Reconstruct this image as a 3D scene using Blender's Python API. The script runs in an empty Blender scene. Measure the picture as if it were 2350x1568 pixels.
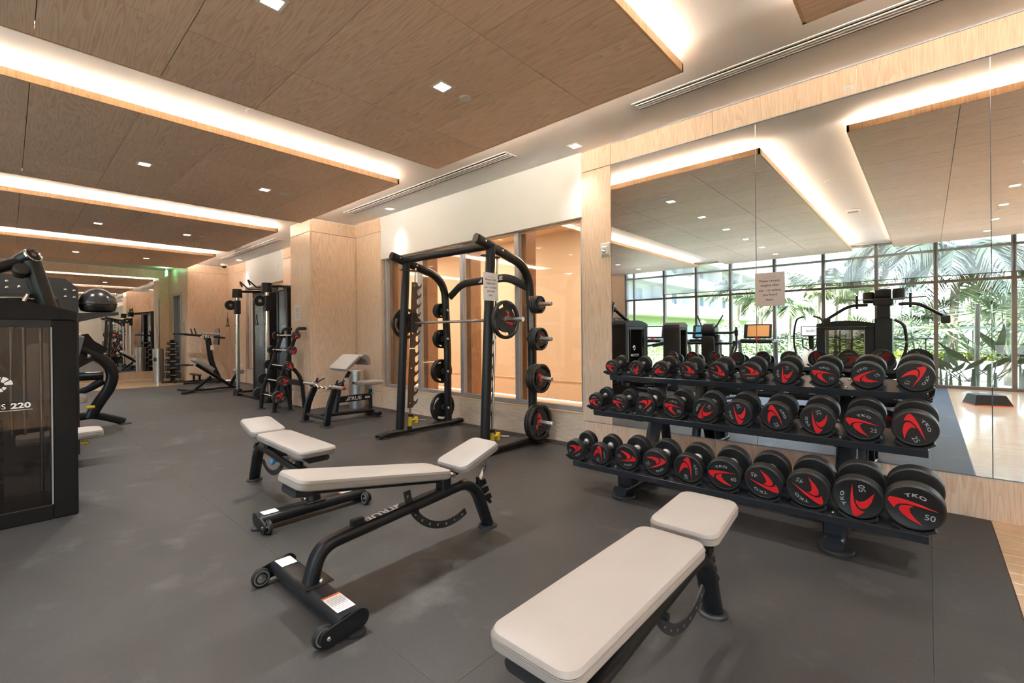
import bpy, math, random
from mathutils import Vector, Matrix
S = bpy.context.scene
C = S.collection
R = math.radians
V = Vector
random.seed(7)

# ------------------------------------------------------------------ camera
cam_d = bpy.data.cameras.new('camera')
cam = bpy.data.objects.new('camera', cam_d)
C.objects.link(cam)
cam_d.sensor_width = 36.0
cam_d.lens = 1051.12 / 2350 * 36.0
cam_d.clip_start = 0.05
cam_d.clip_end = 300
yaw, pit, rol = 0.737164698, -0.00189635743, -0.00897320364
fw = V((-math.sin(yaw) * math.cos(pit), math.cos(yaw) * math.cos(pit), math.sin(pit)))
r0 = V((math.cos(yaw), math.sin(yaw), 0))
u0 = r0.cross(fw)
rr = r0 * math.cos(rol) + u0 * math.sin(rol)
uu = rr.cross(fw)
cam.matrix_world = Matrix(((rr.x, uu.x, -fw.x, 0), (rr.y, uu.y, -fw.y, 0), (rr.z, uu.z, -fw.z, 1.2), (0, 0, 0, 1)))
S.camera = cam

# ------------------------------------------------------------------ sky, sun, exposure
W = bpy.data.worlds.new('world')
S.world = W
W.use_nodes = True
wt = W.node_tree
bg = wt.nodes['Background']
sky = wt.nodes.new('ShaderNodeTexSky')
sky.sky_type = 'NISHITA'
sky.sun_disc = False
sky.sun_elevation = R(52)
sky.sun_rotation = R(-20)
sky.air_density = 1.0
sky.dust_density = 2.5
wt.links.new(sky.outputs[0], bg.inputs[0])
bg.inputs[1].default_value = 0.55
sun_d = bpy.data.lights.new('sun', 'SUN')
sun_d.energy = 7.5
sun_d.angle = R(1.2)
sun_d.color = (1, 0.95, 0.87)
sun = bpy.data.objects.new('sun', sun_d)
C.objects.link(sun)
sun.rotation_euler = (R(-38), 0, R(-20))
S.view_settings.view_transform = 'Standard'
S.view_settings.look = 'None'
S.view_settings.gamma = 1
S.view_settings.use_curve_mapping = False
S.view_settings.exposure = 2.65
S.cycles.max_bounces = 10
S.cycles.diffuse_bounces = 6
S.cycles.glossy_bounces = 6
S.cycles.transparent_max_bounces = 16
S.cycles.transmission_bounces = 6
S.cycles.sample_clamp_indirect = 6
S.cycles.caustics_reflective = False
S.cycles.caustics_refractive = False
LAMP_W, COVE_W, WASH_W = 25.0, 12.0, 7.0

# ------------------------------------------------------------------ materials
def lin(h):
    o = []
    for i in (0, 2, 4):
        c = int(h[i:i + 2], 16) / 255
        o.append(c / 12.92 if c <= 0.04045 else ((c + 0.055) / 1.055) ** 2.4)
    return (*o, 1)

def mat(name, col, rough=0.5, metal=0.0, bump=0.0, bscale=200, spec=0.5, coat=0.0, var=0.0, vscale=8.0):
    m = bpy.data.materials.new(name)
    m.use_nodes = True
    nt = m.node_tree
    b = nt.nodes['Principled BSDF']
    col = lin(col) if isinstance(col, str) else (*col, 1)
    b.inputs['Base Color'].default_value = col
    b.inputs['Roughness'].default_value = rough
    b.inputs['Metallic'].default_value = metal
    b.inputs['Specular IOR Level'].default_value = spec
    b.inputs['Coat Weight'].default_value = coat
    tc = nt.nodes.new('ShaderNodeTexCoord')
    if var > 0:
        n = nt.nodes.new('ShaderNodeTexNoise')
        n.inputs['Scale'].default_value = vscale
        n.inputs['Detail'].default_value = 6
        nt.links.new(tc.outputs['Object'], n.inputs['Vector'])
        cr = nt.nodes.new('ShaderNodeValToRGB')
        cr.color_ramp.elements[0].position = 0.3
        cr.color_ramp.elements[1].position = 0.7
        cr.color_ramp.elements[0].color = tuple(c * (1 - var) for c in col[:3]) + (1,)
        cr.color_ramp.elements[1].color = tuple(min(1, c * (1 + var)) for c in col[:3]) + (1,)
        nt.links.new(n.outputs['Fac'], cr.inputs['Fac'])
        nt.links.new(cr.outputs['Color'], b.inputs['Base Color'])
    if bump > 0:
        n = nt.nodes.new('ShaderNodeTexNoise')
        n.inputs['Scale'].default_value = bscale
        n.inputs['Detail'].default_value = 3
        nt.links.new(tc.outputs['Object'], n.inputs['Vector'])
        bp = nt.nodes.new('ShaderNodeBump')
        bp.inputs['Strength'].default_value = bump
        bp.inputs['Distance'].default_value = 0.002
        nt.links.new(n.outputs['Fac'], bp.inputs['Height'])
        nt.links.new(bp.outputs['Normal'], b.inputs['Normal'])
    return m

def wood(name, light, dark, axis='Z', rough=0.45, scale=1.0, spec=0.4, contrast=1.0):
    """oak veneer: stretched noise for pores plus warped rings for cathedral figure, offset per object"""
    m = bpy.data.materials.new(name)
    m.use_nodes = True
    nt = m.node_tree
    L = nt.links
    b = nt.nodes['Principled BSDF']
    b.inputs['Roughness'].default_value = rough
    b.inputs['Specular IOR Level'].default_value = spec
    tc = nt.nodes.new('ShaderNodeTexCoord')
    oi = nt.nodes.new('ShaderNodeObjectInfo')
    ad = nt.nodes.new('ShaderNodeVectorMath'); ad.operation = 'MULTIPLY_ADD'
    ad.inputs[1].default_value = (37.0, 53.0, 29.0)
    L.new(oi.outputs['Random'], ad.inputs[0])
    L.new(tc.outputs['Object'], ad.inputs[2])
    mp = nt.nodes.new('ShaderNodeMapping')
    st = {'X': (0.55, 7, 7), 'Y': (7, 0.55, 7), 'Z': (7, 7, 0.55)}[axis]
    mp.inputs['Scale'].default_value = tuple(s * scale for s in st)
    L.new(ad.outputs[0], mp.inputs['Vector'])
    n1 = nt.nodes.new('ShaderNodeTexNoise'); n1.inputs['Scale'].default_value = 0.8; n1.inputs['Detail'].default_value = 2
    L.new(mp.outputs[0], n1.inputs['Vector'])
    # contour lines of the smooth noise give the cathedral grain
    mu = nt.nodes.new('ShaderNodeMath'); mu.operation = 'MULTIPLY'; mu.inputs[1].default_value = 26
    L.new(n1.outputs['Fac'], mu.inputs[0])
    sn = nt.nodes.new('ShaderNodeMath'); sn.operation = 'FRACT'
    L.new(mu.outputs[0], sn.inputs[0])
    n2 = nt.nodes.new('ShaderNodeTexNoise'); n2.inputs['Scale'].default_value = 12; n2.inputs['Detail'].default_value = 4
    L.new(mp.outputs[0], n2.inputs['Vector'])
    mx = nt.nodes.new('ShaderNodeMath'); mx.operation = 'MULTIPLY_ADD'; mx.inputs[1].default_value = 0.38 * contrast
    L.new(sn.outputs[0], mx.inputs[0]); L.new(n2.outputs['Fac'], mx.inputs[2])
    cr = nt.nodes.new('ShaderNodeValToRGB')
    cr.color_ramp.elements[0].position = 0.36; cr.color_ramp.elements[0].color = lin(dark)
    cr.color_ramp.elements[1].position = 0.86; cr.color_ramp.elements[1].color = lin(light)
    L.new(mx.outputs[0], cr.inputs['Fac'])
    hs = nt.nodes.new('ShaderNodeHueSaturation')
    mr = nt.nodes.new('ShaderNodeMapRange')
    mr.inputs['To Min'].default_value = 0.94; mr.inputs['To Max'].default_value = 1.05
    L.new(oi.outputs['Random'], mr.inputs['Value']); L.new(mr.outputs[0], hs.inputs['Value'])
    L.new(cr.outputs['Color'], hs.inputs['Color'])
    L.new(hs.outputs['Color'], b.inputs['Base Color'])
    return m

def emit(name, col, s):
    m = bpy.data.materials.new(name)
    m.use_nodes = True
    b = m.node_tree.nodes['Principled BSDF']
    b.inputs['Base Color'].default_value = lin(col)
    b.inputs['Emission Color'].default_value = lin(col)
    b.inputs['Emission Strength'].default_value = s
    return m

def thin_glass(name, tint, refl=1.0):
    m = bpy.data.materials.new(name)
    m.use_nodes = True
    nt = m.node_tree
    nt.nodes.remove(nt.nodes['Principled BSDF'])
    out = nt.nodes['Material Output']
    tr = nt.nodes.new('ShaderNodeBsdfTransparent'); tr.inputs[0].default_value = (*tint, 1)
    gl = nt.nodes.new('ShaderNodeBsdfGlossy'); gl.inputs['Roughness'].default_value = 0.0
    ge = nt.nodes.new('ShaderNodeNewGeometry')
    dt = nt.nodes.new('ShaderNodeVectorMath'); dt.operation = 'DOT_PRODUCT'
    nt.links.new(ge.outputs['Normal'], dt.inputs[0]); nt.links.new(ge.outputs['Incoming'], dt.inputs[1])
    def ma(op, a, b=None):      # Schlick reflectance, the same from both sides of the pane
        n = nt.nodes.new('ShaderNodeMath'); n.operation = op
        for k, v in enumerate((a, b)):
            if v is None: continue
            if isinstance(v, (int, float)): n.inputs[k].default_value = v
            else: nt.links.new(v, n.inputs[k])
        return n.outputs[0]
    c = ma('ABSOLUTE', dt.outputs['Value'])
    sch = ma('ADD', ma('MULTIPLY', ma('POWER', ma('SUBTRACT', 1.0, c), 5.0), .96), .04)
    mu = nt.nodes.new('ShaderNodeMath'); mu.operation = 'MULTIPLY'; mu.inputs[1].default_value = refl; mu.use_clamp = True
    nt.links.new(sch, mu.inputs[0])
    mx = nt.nodes.new('ShaderNodeMixShader')
    nt.links.new(mu.outputs[0], mx.inputs[0])
    nt.links.new(tr.outputs[0], mx.inputs[1]); nt.links.new(gl.outputs[0], mx.inputs[2])
    nt.links.new(mx.outputs[0], out.inputs[0])
    return m

M = dict(
    oak_wall=wood('oak_wall', 'e6cdb5', 'd0b196', 'Z', 0.42),
    oak_low=wood('oak_low', 'e2cfb9', 'cdb49b', 'X', 0.42),
    oak_ceil=wood('oak_ceiling', 'f2d4bc', 'dcb69c', 'X', 0.5, contrast=1.25),
    oak_brown=wood('oak_brown', 'b98f6a', '9c7352', 'Z', 0.5),
    rackm=mat('rack_powder_coat', (0.020, 0.023, 0.029), 0.26, bump=0.03, bscale=600, spec=0.6),
    oak_edge=wood('oak_edge', 'deb98f', 'c79c70', 'Z', 0.45),
    oak_floor=wood('oak_floor', 'dcb88c', 'c29a6c', 'X', 0.30, spec=0.7),
    white=mat('white_paint', 'e6e6e6', 0.75, bump=0.04, bscale=90),
    white_ceil=mat('ceiling_paint', 'e4e2e0', 0.85),
    upstand=mat('cove_white', 'f0ece4', 0.8),
    peach=mat('warm_wall_paint', 'e0ccb2', 0.8),
    black=mat('black_powder_coat', (0.011, 0.012, 0.0135), 0.36, bump=0.05, bscale=600, spec=0.38),
    deep_black=mat('deep_black_steel', (0.010, 0.0088, 0.0082), 0.5, bump=0.04, bscale=500, spec=0.22),
    dark=mat('black_steel_panel', (0.016, 0.015, 0.0145), 0.45, bump=0.05, bscale=500),
    taupe=mat('taupe_steel', (0.10, 0.062, 0.042), 0.4, 0.3),
    rubber=mat('black_urethane', (0.014, 0.0145, 0.015), 0.48, bump=0.06, bscale=500),
    plate=mat('plate_rubber', (0.013, 0.013, 0.013), 0.42, bump=0.05, bscale=300),
    foot=mat('rubber_foot', (0.02, 0.021, 0.023), 0.5),
    chrome=mat('chrome', (0.78, 0.78, 0.78), 0.12, 1.0),
    steel=mat('brushed_steel', (0.55, 0.55, 0.54), 0.32, 1.0),
    knurl=mat('knurled_steel', (0.5, 0.49, 0.47), 0.38, 1.0, bump=0.4, bscale=900),
    silver=mat('silver_paint', (0.36, 0.37, 0.38), 0.35, 0.4),
    grey_plate=mat('dark_grey_plate', (0.045, 0.045, 0.045), 0.45, 0.4),
    vinyl=mat('cream_vinyl', 'a29c96', 0.42, bump=0.10, bscale=260, var=0.03, vscale=3),
    seam=mat('vinyl_seam', '8b857e', 0.55),
    greyvinyl=mat('grey_vinyl', '6d7480', 0.45, bump=0.1, bscale=260),
    red=mat('red_print', 'd8242a', 0.4),
    print_w=mat('white_print', 'e4e4e4', 0.5),
    print_g=mat('grey_print', 'a6abb0', 0.5),
    print_d=mat('dark_print', '4a4a4c', 0.4),
    paper=mat('white_paper', 'e6e3e2', 0.7),
    paper_p=mat('lilac_paper', 'cdc0c0', 0.7),
    ink=mat('dark_ink', '3c3a42', 0.7),
    ink_l=mat('pale_ink', 'a9a7ab', 0.7),
    orange=mat('orange_print', 'd4683a', 0.6),
    yellow=mat('yellow_plastic', 'e3c32a', 0.35),
    blue=mat('blue_plastic', '4a9ccc', 0.3),
    alu=mat('aluminium_frame', 'a7abb2', 0.4, 0.5),
    mullion=mat('bronze_grey_mullion', '766e66', 0.5, 0.3),
    dark_slot=mat('dark_slot', (0.01, 0.01, 0.01), 0.8),
    plastic=mat('white_plastic', 'e6e2dc', 0.4),
    ball=mat('black_ball_vinyl', (0.02, 0.018, 0.017), 0.2, spec=0.6),
    mirror=mat('mirror_glass', (0.86, 0.87, 0.86), 0.0, 1.0),
    glass=thin_glass('clear_glass', (0.93, 0.95, 0.94), 1.0),
    glass_int=thin_glass('interior_glass', (0.97, 0.95, 0.92), 1.3),
    shroud=thin_glass('smoked_shroud', (0.62, 0.58, 0.55), 1.6),
    led=emit('led_strip', 'fff0dc', 1.2),
    lens=emit('lamp_lens', 'fff1dc', 1.6),
    exit_g=emit('exit_green', '9fffc4', .35),
    scr_w=emit('screen_white', 'dfe4ea', 0.12),
    scr_b=emit('screen_blue', '4f9fc4', 0.1),
    scr_o=emit('screen_amber', 'c58a52', 0.08),
    concrete=mat('pale_concrete', 'd8d5ce', 0.8, var=0.06, vscale=2),
    stucco=mat('white_stucco', 'b4b4b6', 0.85, var=0.02, vscale=1),
    bglass=mat('building_window', '5f6f7c', 0.1, 0.3),
    lawn=mat('lawn', '66803e', 0.9, var=0.25, vscale=5),
    hedge=mat('hedge_leaf', '7c8a2c', 0.6, var=0.3, vscale=6),
    leaf=mat('green_leaf', '4d5e3e', 0.5, var=0.3, vscale=3),
    leaf2=mat('pale_leaf', '6f7a58', 0.5, var=0.3, vscale=3),
    frond=mat('palm_frond', '5b6b4c', 0.45, var=0.25, vscale=2),
    frond_d=mat('dark_palm_frond', '3c4a3e', 0.45, var=0.25, vscale=2),
    trunk=mat('palm_trunk', '77705f', 0.8, var=0.15, vscale=12),
    fence=mat('dark_fence', '30363a', 0.5),
)
for k in ('leaf', 'leaf2', 'frond', 'hedge'):
    M[k].node_tree.nodes['Principled BSDF'].inputs['Subsurface Weight'].default_value = 0.0

def mat_floor():
    m = bpy.data.materials.new('rubber_flooring')
    m.use_nodes = True
    nt = m.node_tree; L = nt.links
    b = nt.nodes['Principled BSDF']
    b.inputs['Specular IOR Level'].default_value = 0.35
    tc = nt.nodes.new('ShaderNodeTexCoord')
    geo = nt.nodes.new('ShaderNodeNewGeometry')
    n1 = nt.nodes.new('ShaderNodeTexNoise'); n1.inputs['Scale'].default_value = 0.9; n1.inputs['Detail'].default_value = 8; n1.inputs['Roughness'].default_value = 0.65
    n1.inputs['Distortion'].default_value = 0.6
    L.new(geo.outputs['Position'], n1.inputs['Vector'])
    cr = nt.nodes.new('ShaderNodeValToRGB')
    cr.color_ramp.elements[0].position = 0.35; cr.color_ramp.elements[0].color = (0.040, 0.038, 0.037, 1)
    cr.color_ramp.elements[1].position = 0.72; cr.color_ramp.elements[1].color = (0.072, 0.068, 0.066, 1)
    L.new(n1.outputs['Fac'], cr.inputs['Fac'])
    # chalky footprints and scuffs
    n2 = nt.nodes.new('ShaderNodeTexNoise'); n2.inputs['Scale'].default_value = 5.0; n2.inputs['Detail'].default_value = 9; n2.inputs['Roughness'].default_value = 0.6
    L.new(geo.outputs['Position'], n2.inputs['Vector'])
    n4 = nt.nodes.new('ShaderNodeTexNoise'); n4.inputs['Scale'].default_value = 1.3; n4.inputs['Detail'].default_value = 3
    L.new(geo.outputs['Position'], n4.inputs['Vector'])
    mm = nt.nodes.new('ShaderNodeMath'); mm.operation = 'MULTIPLY'
    L.new(n2.outputs['Fac'], mm.inputs[0]); L.new(n4.outputs['Fac'], mm.inputs[1])
    c2 = nt.nodes.new('ShaderNodeValToRGB')
    c2.color_ramp.elements[0].position = 0.30; c2.color_ramp.elements[0].color = (0, 0, 0, 1)
    c2.color_ramp.elements[1].position = 0.46; c2.color_ramp.elements[1].color = (0.5, 0.5, 0.5, 1)
    L.new(mm.outputs[0], c2.inputs['Fac'])
    mx = nt.nodes.new('ShaderNodeMixRGB'); mx.inputs[2].default_value = (0.17, 0.165, 0.16, 1)
    L.new(c2.outputs['Color'], mx.inputs[0]); L.new(cr.outputs['Color'], mx.inputs[1])
    n3 = nt.nodes.new('ShaderNodeTexNoise'); n3.inputs['Scale'].default_value = 170; n3.inputs['Detail'].default_value = 2
    L.new(geo.outputs['Position'], n3.inputs['Vector'])
    mr = nt.nodes.new('ShaderNodeMapRange'); mr.inputs['To Min'].default_value = 0.6; mr.inputs['To Max'].default_value = 1.25
    L.new(n3.outputs['Fac'], mr.inputs['Value'])
    m2 = nt.nodes.new('ShaderNodeVectorMath'); m2.operation = 'SCALE'
    L.new(mx.outputs[0], m2.inputs[0]); L.new(mr.outputs[0], m2.inputs['Scale'])
    L.new(m2.outputs[0], b.inputs['Base Color'])
    r = nt.nodes.new('ShaderNodeMapRange'); r.inputs['To Min'].default_value = 0.42; r.inputs['To Max'].default_value = 0.66
    L.new(n1.outputs['Fac'], r.inputs['Value']); L.new(r.outputs[0], b.inputs['Roughness'])
    bp = nt.nodes.new('ShaderNodeBump'); bp.inputs['Strength'].default_value = 0.25; bp.inputs['Distance'].default_value = 0.001
    L.new(n3.outputs['Fac'], bp.inputs['Height']); L.new(bp.outputs[0], b.inputs['Normal'])
    return m
M['mat_floor'] = mat_floor()
for k_ in ('Coat Weight', 'Coat Roughness'):
    M['oak_floor'].node_tree.nodes['Principled BSDF'].inputs[k_].default_value = {'Coat Weight': .8, 'Coat Roughness': .12}[k_]

def shade_mat():
    m = bpy.data.materials.new('shade_mesh_fabric')
    m.use_nodes = True
    nt = m.node_tree
    nt.nodes.remove(nt.nodes['Principled BSDF'])
    out = nt.nodes['Material Output']
    tr = nt.nodes.new('ShaderNodeBsdfTransparent')
    tl = nt.nodes.new('ShaderNodeBsdfTranslucent'); tl.inputs[0].default_value = (0.42, 0.42, 0.41, 1)
    df = nt.nodes.new('ShaderNodeBsdfDiffuse'); df.inputs[0].default_value = (0.6, 0.6, 0.58, 1)
    a = nt.nodes.new('ShaderNodeMixShader'); a.inputs[0].default_value = 0.5
    b = nt.nodes.new('ShaderNodeMixShader'); b.inputs[0].default_value = 0.38
    nt.links.new(tl.outputs[0], a.inputs[1]); nt.links.new(df.outputs[0], a.inputs[2])
    nt.links.new(tr.outputs[0], b.inputs[1]); nt.links.new(a.outputs[0], b.inputs[2])
    nt.links.new(b.outputs[0], out.inputs[0])
    return m
M['shade'] = shade_mat()

# ------------------------------------------------------------------ mesh helpers
_txt = {}
def text_mesh(s, bold):
    k = (s, bold)
    if k not in _txt:
        cu = bpy.data.curves.new('t', 'FONT')
        cu.body = s; cu.align_x = 'CENTER'; cu.align_y = 'CENTER'; cu.offset = bold; cu.resolution_u = 3
        o = bpy.data.objects.new('t', cu); C.objects.link(o)
        dg = bpy.context.evaluated_depsgraph_get()
        me = bpy.data.meshes.new_from_object(o.evaluated_get(dg))
        vs = [v.co.copy() for v in me.vertices]; fs = [tuple(p.vertices) for p in me.polygons]
        if vs:
            x0, x1 = min(v.x for v in vs), max(v.x for v in vs)
            y0, y1 = min(v.y for v in vs), max(v.y for v in vs)
            vs = [V((v.x - (x0 + x1) / 2, v.y - (y0 + y1) / 2, 0)) for v in vs]
        bpy.data.objects.remove(o); bpy.data.curves.remove(cu); bpy.data.meshes.remove(me)
        _txt[k] = (vs, fs)
    return _txt[k]

def frame(o, ex, ey):
    ex = V(ex).normalized(); ez = ex.cross(V(ey)).normalized(); ey = ez.cross(ex)
    m = Matrix((ex, ey, ez)).transposed().to_4x4(); m.translation = V(o)
    return m

def fillet(pts, r, n=6):
    pts = [V(p) for p in pts]
    if not isinstance(r, (list, tuple)): r = [r] * len(pts)
    out = [pts[0]]
    for i in range(1, len(pts) - 1):
        a, p, b = pts[i - 1], pts[i], pts[i + 1]
        d1 = (a - p); d2 = (b - p)
        l = min(r[i], d1.length * 0.49, d2.length * 0.49)
        q1 = p + d1.normalized() * l; q2 = p + d2.normalized() * l
        for k in range(n + 1):
            t = k / n
            out.append(q1 * (1 - t) ** 2 + p * 2 * t * (1 - t) + q2 * t ** 2)
    out.append(pts[-1])
    return out

def oval(w, h, n=12):
    """stadium cross-section, w along the first axis"""
    r = min(w, h) / 2; o = []
    for i in range(n):
        a = 2 * math.pi * (i + .5) / n
        x, y = math.cos(a) * r, math.sin(a) * r
        if w > h: x += math.copysign((w - h) / 2, x)
        else: y += math.copysign((h - w) / 2, y)
        o.append((x, y))
    return o

def rrect(w, h, r, n=4):
    o = []
    for cx, cy, a0 in ((1, 1, 0), (-1, 1, 90), (-1, -1, 180), (1, -1, 270)):
        for k in range(n + 1):
            a = R(a0 + 90 * k / n)
            o.append((cx * (w / 2 - r) + r * math.cos(a), cy * (h / 2 - r) + r * math.sin(a)))
    return o

class MB:
    def __init__(s): s.v = []; s.f = []
    def add(s, vs, fs, m=None):
        b = len(s.v)
        s.v += [(m @ V(p)) if m else V(p) for p in vs]
        s.f += [tuple(i + b for i in f) for f in fs]
        return s
    def box(s, x0, y0, z0, x1, y1, z1, b=0.0, m=None):
        if x0 > x1: x0, x1 = x1, x0
        if y0 > y1: y0, y1 = y1, y0
        if z0 > z1: z0, z1 = z1, z0
        if b <= 0:
            vs = [(x, y, z) for z in (z0, z1) for y in (y0, y1) for x in (x0, x1)]
            return s.add(vs, [(0, 2, 3, 1), (4, 5, 7, 6), (0, 1, 5, 4), (2, 6, 7, 3), (0, 4, 6, 2), (1, 3, 7, 5)], m)
        b = min(b, (x1 - x0) * .45, (y1 - y0) * .45, (z1 - z0) * .45)
        c = V(((x0 + x1) / 2, (y0 + y1) / 2, (z0 + z1) / 2)); h = V(((x1 - x0) / 2, (y1 - y0) / 2, (z1 - z0) / 2))
        idx = {}; vs = []
        for sx in (-1, 1):
            for sy in (-1, 1):
                for sz in (-1, 1):
                    for ax in range(3):
                        p = [sx * h.x, sy * h.y, sz * h.z]
                        for k in range(3):
                            if k != ax: p[k] -= (sx, sy, sz)[k] * b
                        idx[(sx, sy, sz, ax)] = len(vs); vs.append(c + V(p))
        fs = []
        for ax in range(3):
            o = [k for k in range(3) if k != ax]
            for sg in (-1, 1):
                q = []
                for a, d in ((-1, -1), (1, -1), (1, 1), (-1, 1)):
                    t = [0, 0, 0]; t[ax] = sg; t[o[0]] = a; t[o[1]] = d; q.append(idx[(*t, ax)])
                fs.append(tuple(q))
        for ax in range(3):
            o = [k for k in range(3) if k != ax]
            for a in (-1, 1):
                for d in (-1, 1):
                    t0 = [0, 0, 0]; t0[o[0]] = a; t0[o[1]] = d; t1 = t0[:]
                    t0[ax] = -1; t1[ax] = 1
                    fs.append((idx[(*t0, o[0])], idx[(*t1, o[0])], idx[(*t1, o[1])], idx[(*t0, o[1])]))
        for sx in (-1, 1):
            for sy in (-1, 1):
                for sz in (-1, 1):
                    fs.append(tuple(idx[(sx, sy, sz, k)] for k in range(3)))
        # orient outward
        ff = []
        for f in fs:
            n = (vs[f[1]] - vs[f[0]]).cross(vs[f[2]] - vs[f[0]])
            cc = sum((vs[i] for i in f), V((0, 0, 0))) / len(f) - c
            ff.append(f if n.dot(cc) > 0 else f[::-1])
        return s.add(vs, ff, m)
    def sweep(s, path, prof, up=(0, 0, 1), cap=True, scale=None):
        path = [V(p) for p in path]; up = V(up); n = len(prof); vs = []
        for i, p in enumerate(path):
            d = (path[min(i + 1, len(path) - 1)] - path[max(i - 1, 0)]).normalized()
            a = d.cross(up)
            if a.length < 1e-4: a = d.cross(V((0.3, 1, 0.1)))
            a.normalize(); c = a.cross(d)
            k = scale[i] if scale else 1
            vs += [p + a * x * k + c * y * k for x, y in prof]
        fs = []
        for i in range(len(path) - 1):
            for j in range(n):
                k = (j + 1) % n
                fs.append((i * n + j, (i + 1) * n + j, (i + 1) * n + k, i * n + k))
        if cap:
            fs.append(tuple(range(n))); fs.append(tuple(range((len(path) - 1) * n, len(path) * n))[::-1])
        return s.add(vs, fs)
    def tube(s, path, r, n=12, up=(0, 0, 1), scale=None):
        return s.sweep(path, [(math.cos(2 * math.pi * i / n) * r, math.sin(2 * math.pi * i / n) * r) for i in range(n)], up, True, scale)
    def cyl(s, p0, p1, r0, r1=None, n=20):
        r1 = r0 if r1 is None else r1
        return s.tube([p0, p1], r0, n, scale=[1, r1 / r0])
    def lathe(s, prof, o=(0, 0, 0), axis=(0, 0, 1), n=28):
        """prof: (radius, height) pairs along axis; ends close when radius is 0"""
        ax = V(axis).normalized(); a = ax.orthogonal().normalized(); b = ax.cross(a); o = V(o)
        vs = []; rows = []
        for r, h in prof:
            if r < 1e-6: rows.append([len(vs)]); vs.append(o + ax * h)
            else:
                rows.append(list(range(len(vs), len(vs) + n)))
                vs += [o + ax * h + (a * math.cos(2 * math.pi * i / n) + b * math.sin(2 * math.pi * i / n)) * r for i in range(n)]
        fs = []
        for A, B in zip(rows, rows[1:]):
            for i in range(n):
                j = (i + 1) % n
                q = []
                for t in (A[i % len(A)], A[j % len(A)], B[j % len(B)], B[i % len(B)]):
                    if t not in q: q.append(t)
                if len(q) > 2: fs.append(tuple(q))
        return s.add(vs, fs)
    def prism(s, poly, m, h):
        """poly in the frame's xy plane, extruded h along its z"""
        n = len(poly)
        vs = [(x, y, 0) for x, y in poly] + [(x, y, h) for x, y in poly]
        ar = sum(poly[i][0] * poly[(i + 1) % n][1] - poly[(i + 1) % n][0] * poly[i][1] for i in range(n))
        fs = [tuple(range(n))[::-1], tuple(range(n, 2 * n))] + [(i, (i + 1) % n, n + (i + 1) % n, n + i) for i in range(n)]
        if (ar < 0) != (h < 0): fs = [f[::-1] for f in fs]
        return s.add(vs, fs, m)
    def pad(s, outl, t, m, inset=0.012, crown=0.006):
        """upholstered cushion on an outline, z from 0 to t in frame m"""
        n = len(outl); cx = sum(p[0] for p in outl) / n; cy = sum(p[1] for p in outl) / n
        mx = max(abs(p[0] - cx) for p in outl); my = max(abs(p[1] - cy) for p in outl)
        rows = []
        for ins, z in ((inset * .8, 0), (0.002, 0.006), (0, t * .35), (0.0015, t * .60), (0.0035, t * .64), (0.001, t * .68), (0.003, t * .82), (inset * .5, t * .94), (inset * 1.3, t), (inset * 4, t + crown)):
            rows.append([(cx + (x - cx) * (1 - ins / mx), cy + (y - cy) * (1 - ins / my), z) for x, y in outl])
        vs = [p for r in rows for p in r]; fs = []
        for i in range(len(rows) - 1):
            for j in range(n):
                k = (j + 1) % n
                fs.append((i * n + j, i * n + k, (i + 1) * n + k, (i + 1) * n + j))
        fs.append(tuple(range(n))[::-1]); fs.append(tuple(range((len(rows) - 1) * n, len(rows) * n)))
        ar = sum(outl[i][0] * outl[(i + 1) % n][1] - outl[(i + 1) % n][0] * outl[i][1] for i in range(n))
        if ar < 0: fs = [f[::-1] for f in fs]
        return s.add(vs, fs, m)
    def text(s, st, m, h, bold=0.015):
        vs, fs = text_mesh(st, bold)
        k = h / 0.7
        return s.add([(v.x * k, v.y * k, 0) for v in vs], fs, m)
    def mesh(s, name, material, ang=35):
        me = bpy.data.meshes.new(name)
        me.from_pydata([tuple(p) for p in s.v], [], s.f)
        me.materials.append(material)
        me.polygons.foreach_set('use_smooth', [True] * len(me.polygons))
        me.set_sharp_from_angle(angle=R(ang))
        me.update()
        return me
    def build(s, name, material, parent=None, label=None, ang=35):
        o = bpy.data.objects.new(name, s.mesh(name, material, ang)); C.objects.link(o)
        if parent: o.parent = parent
        if label: o['label'] = label
        return o

def thing(name, label, cat, loc=(0, 0, 0), rz=0, group=None):
    o = bpy.data.objects.new(name, None); C.objects.link(o)
    o.empty_display_size = 0.1
    o.location = loc; o.rotation_euler = (0, 0, rz)
    o['label'] = label; o['category'] = cat
    if group: o['group'] = group
    return o

def tag(o, label, cat, group=None):
    o['label'] = label; o['category'] = cat
    if group: o['group'] = group
    return o

def struct(o): o['kind'] = 'structure'; return o

def inst(me, name, parent=None, loc=(0, 0, 0), rot=(0, 0, 0), sc=(1, 1, 1)):
    o = bpy.data.objects.new(name, me); C.objects.link(o)
    o.location = loc; o.rotation_euler = rot; o.scale = sc
    if parent: o.parent = parent
    return o

def children(o): return [c for c in bpy.data.objects if c.parent == o]

def copy_tree(o, parent=None):
    c = o.copy(); C.objects.link(c)
    if parent: c.parent = parent
    for ch in list(o.children): copy_tree(ch, c)
    return c

def lamp(kind, name, loc, energy, color, parent=None, **kw):
    d = bpy.data.lights.new(name, kind); d.energy = energy; d.color = color
    for k, v in kw.items():
        if k != 'rot': setattr(d, k, v)
    o = bpy.data.objects.new(name, d); C.objects.link(o); o.location = loc
    if 'rot' in kw: o.rotation_euler = kw['rot']
    if parent: o.parent = parent
    return o
cam_d.shift_y = -14.73 / 2350
cam_d.shift_x = 0.35 / 2350
# ================================================================== the room shell
D = 4.154          # plane of the mirror wall
ZC = 3.15          # ceiling
ZP = 3.01          # underside of the oak ceiling rafts
XL, XR, YF = -16.5, 4.2, -4.8

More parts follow.
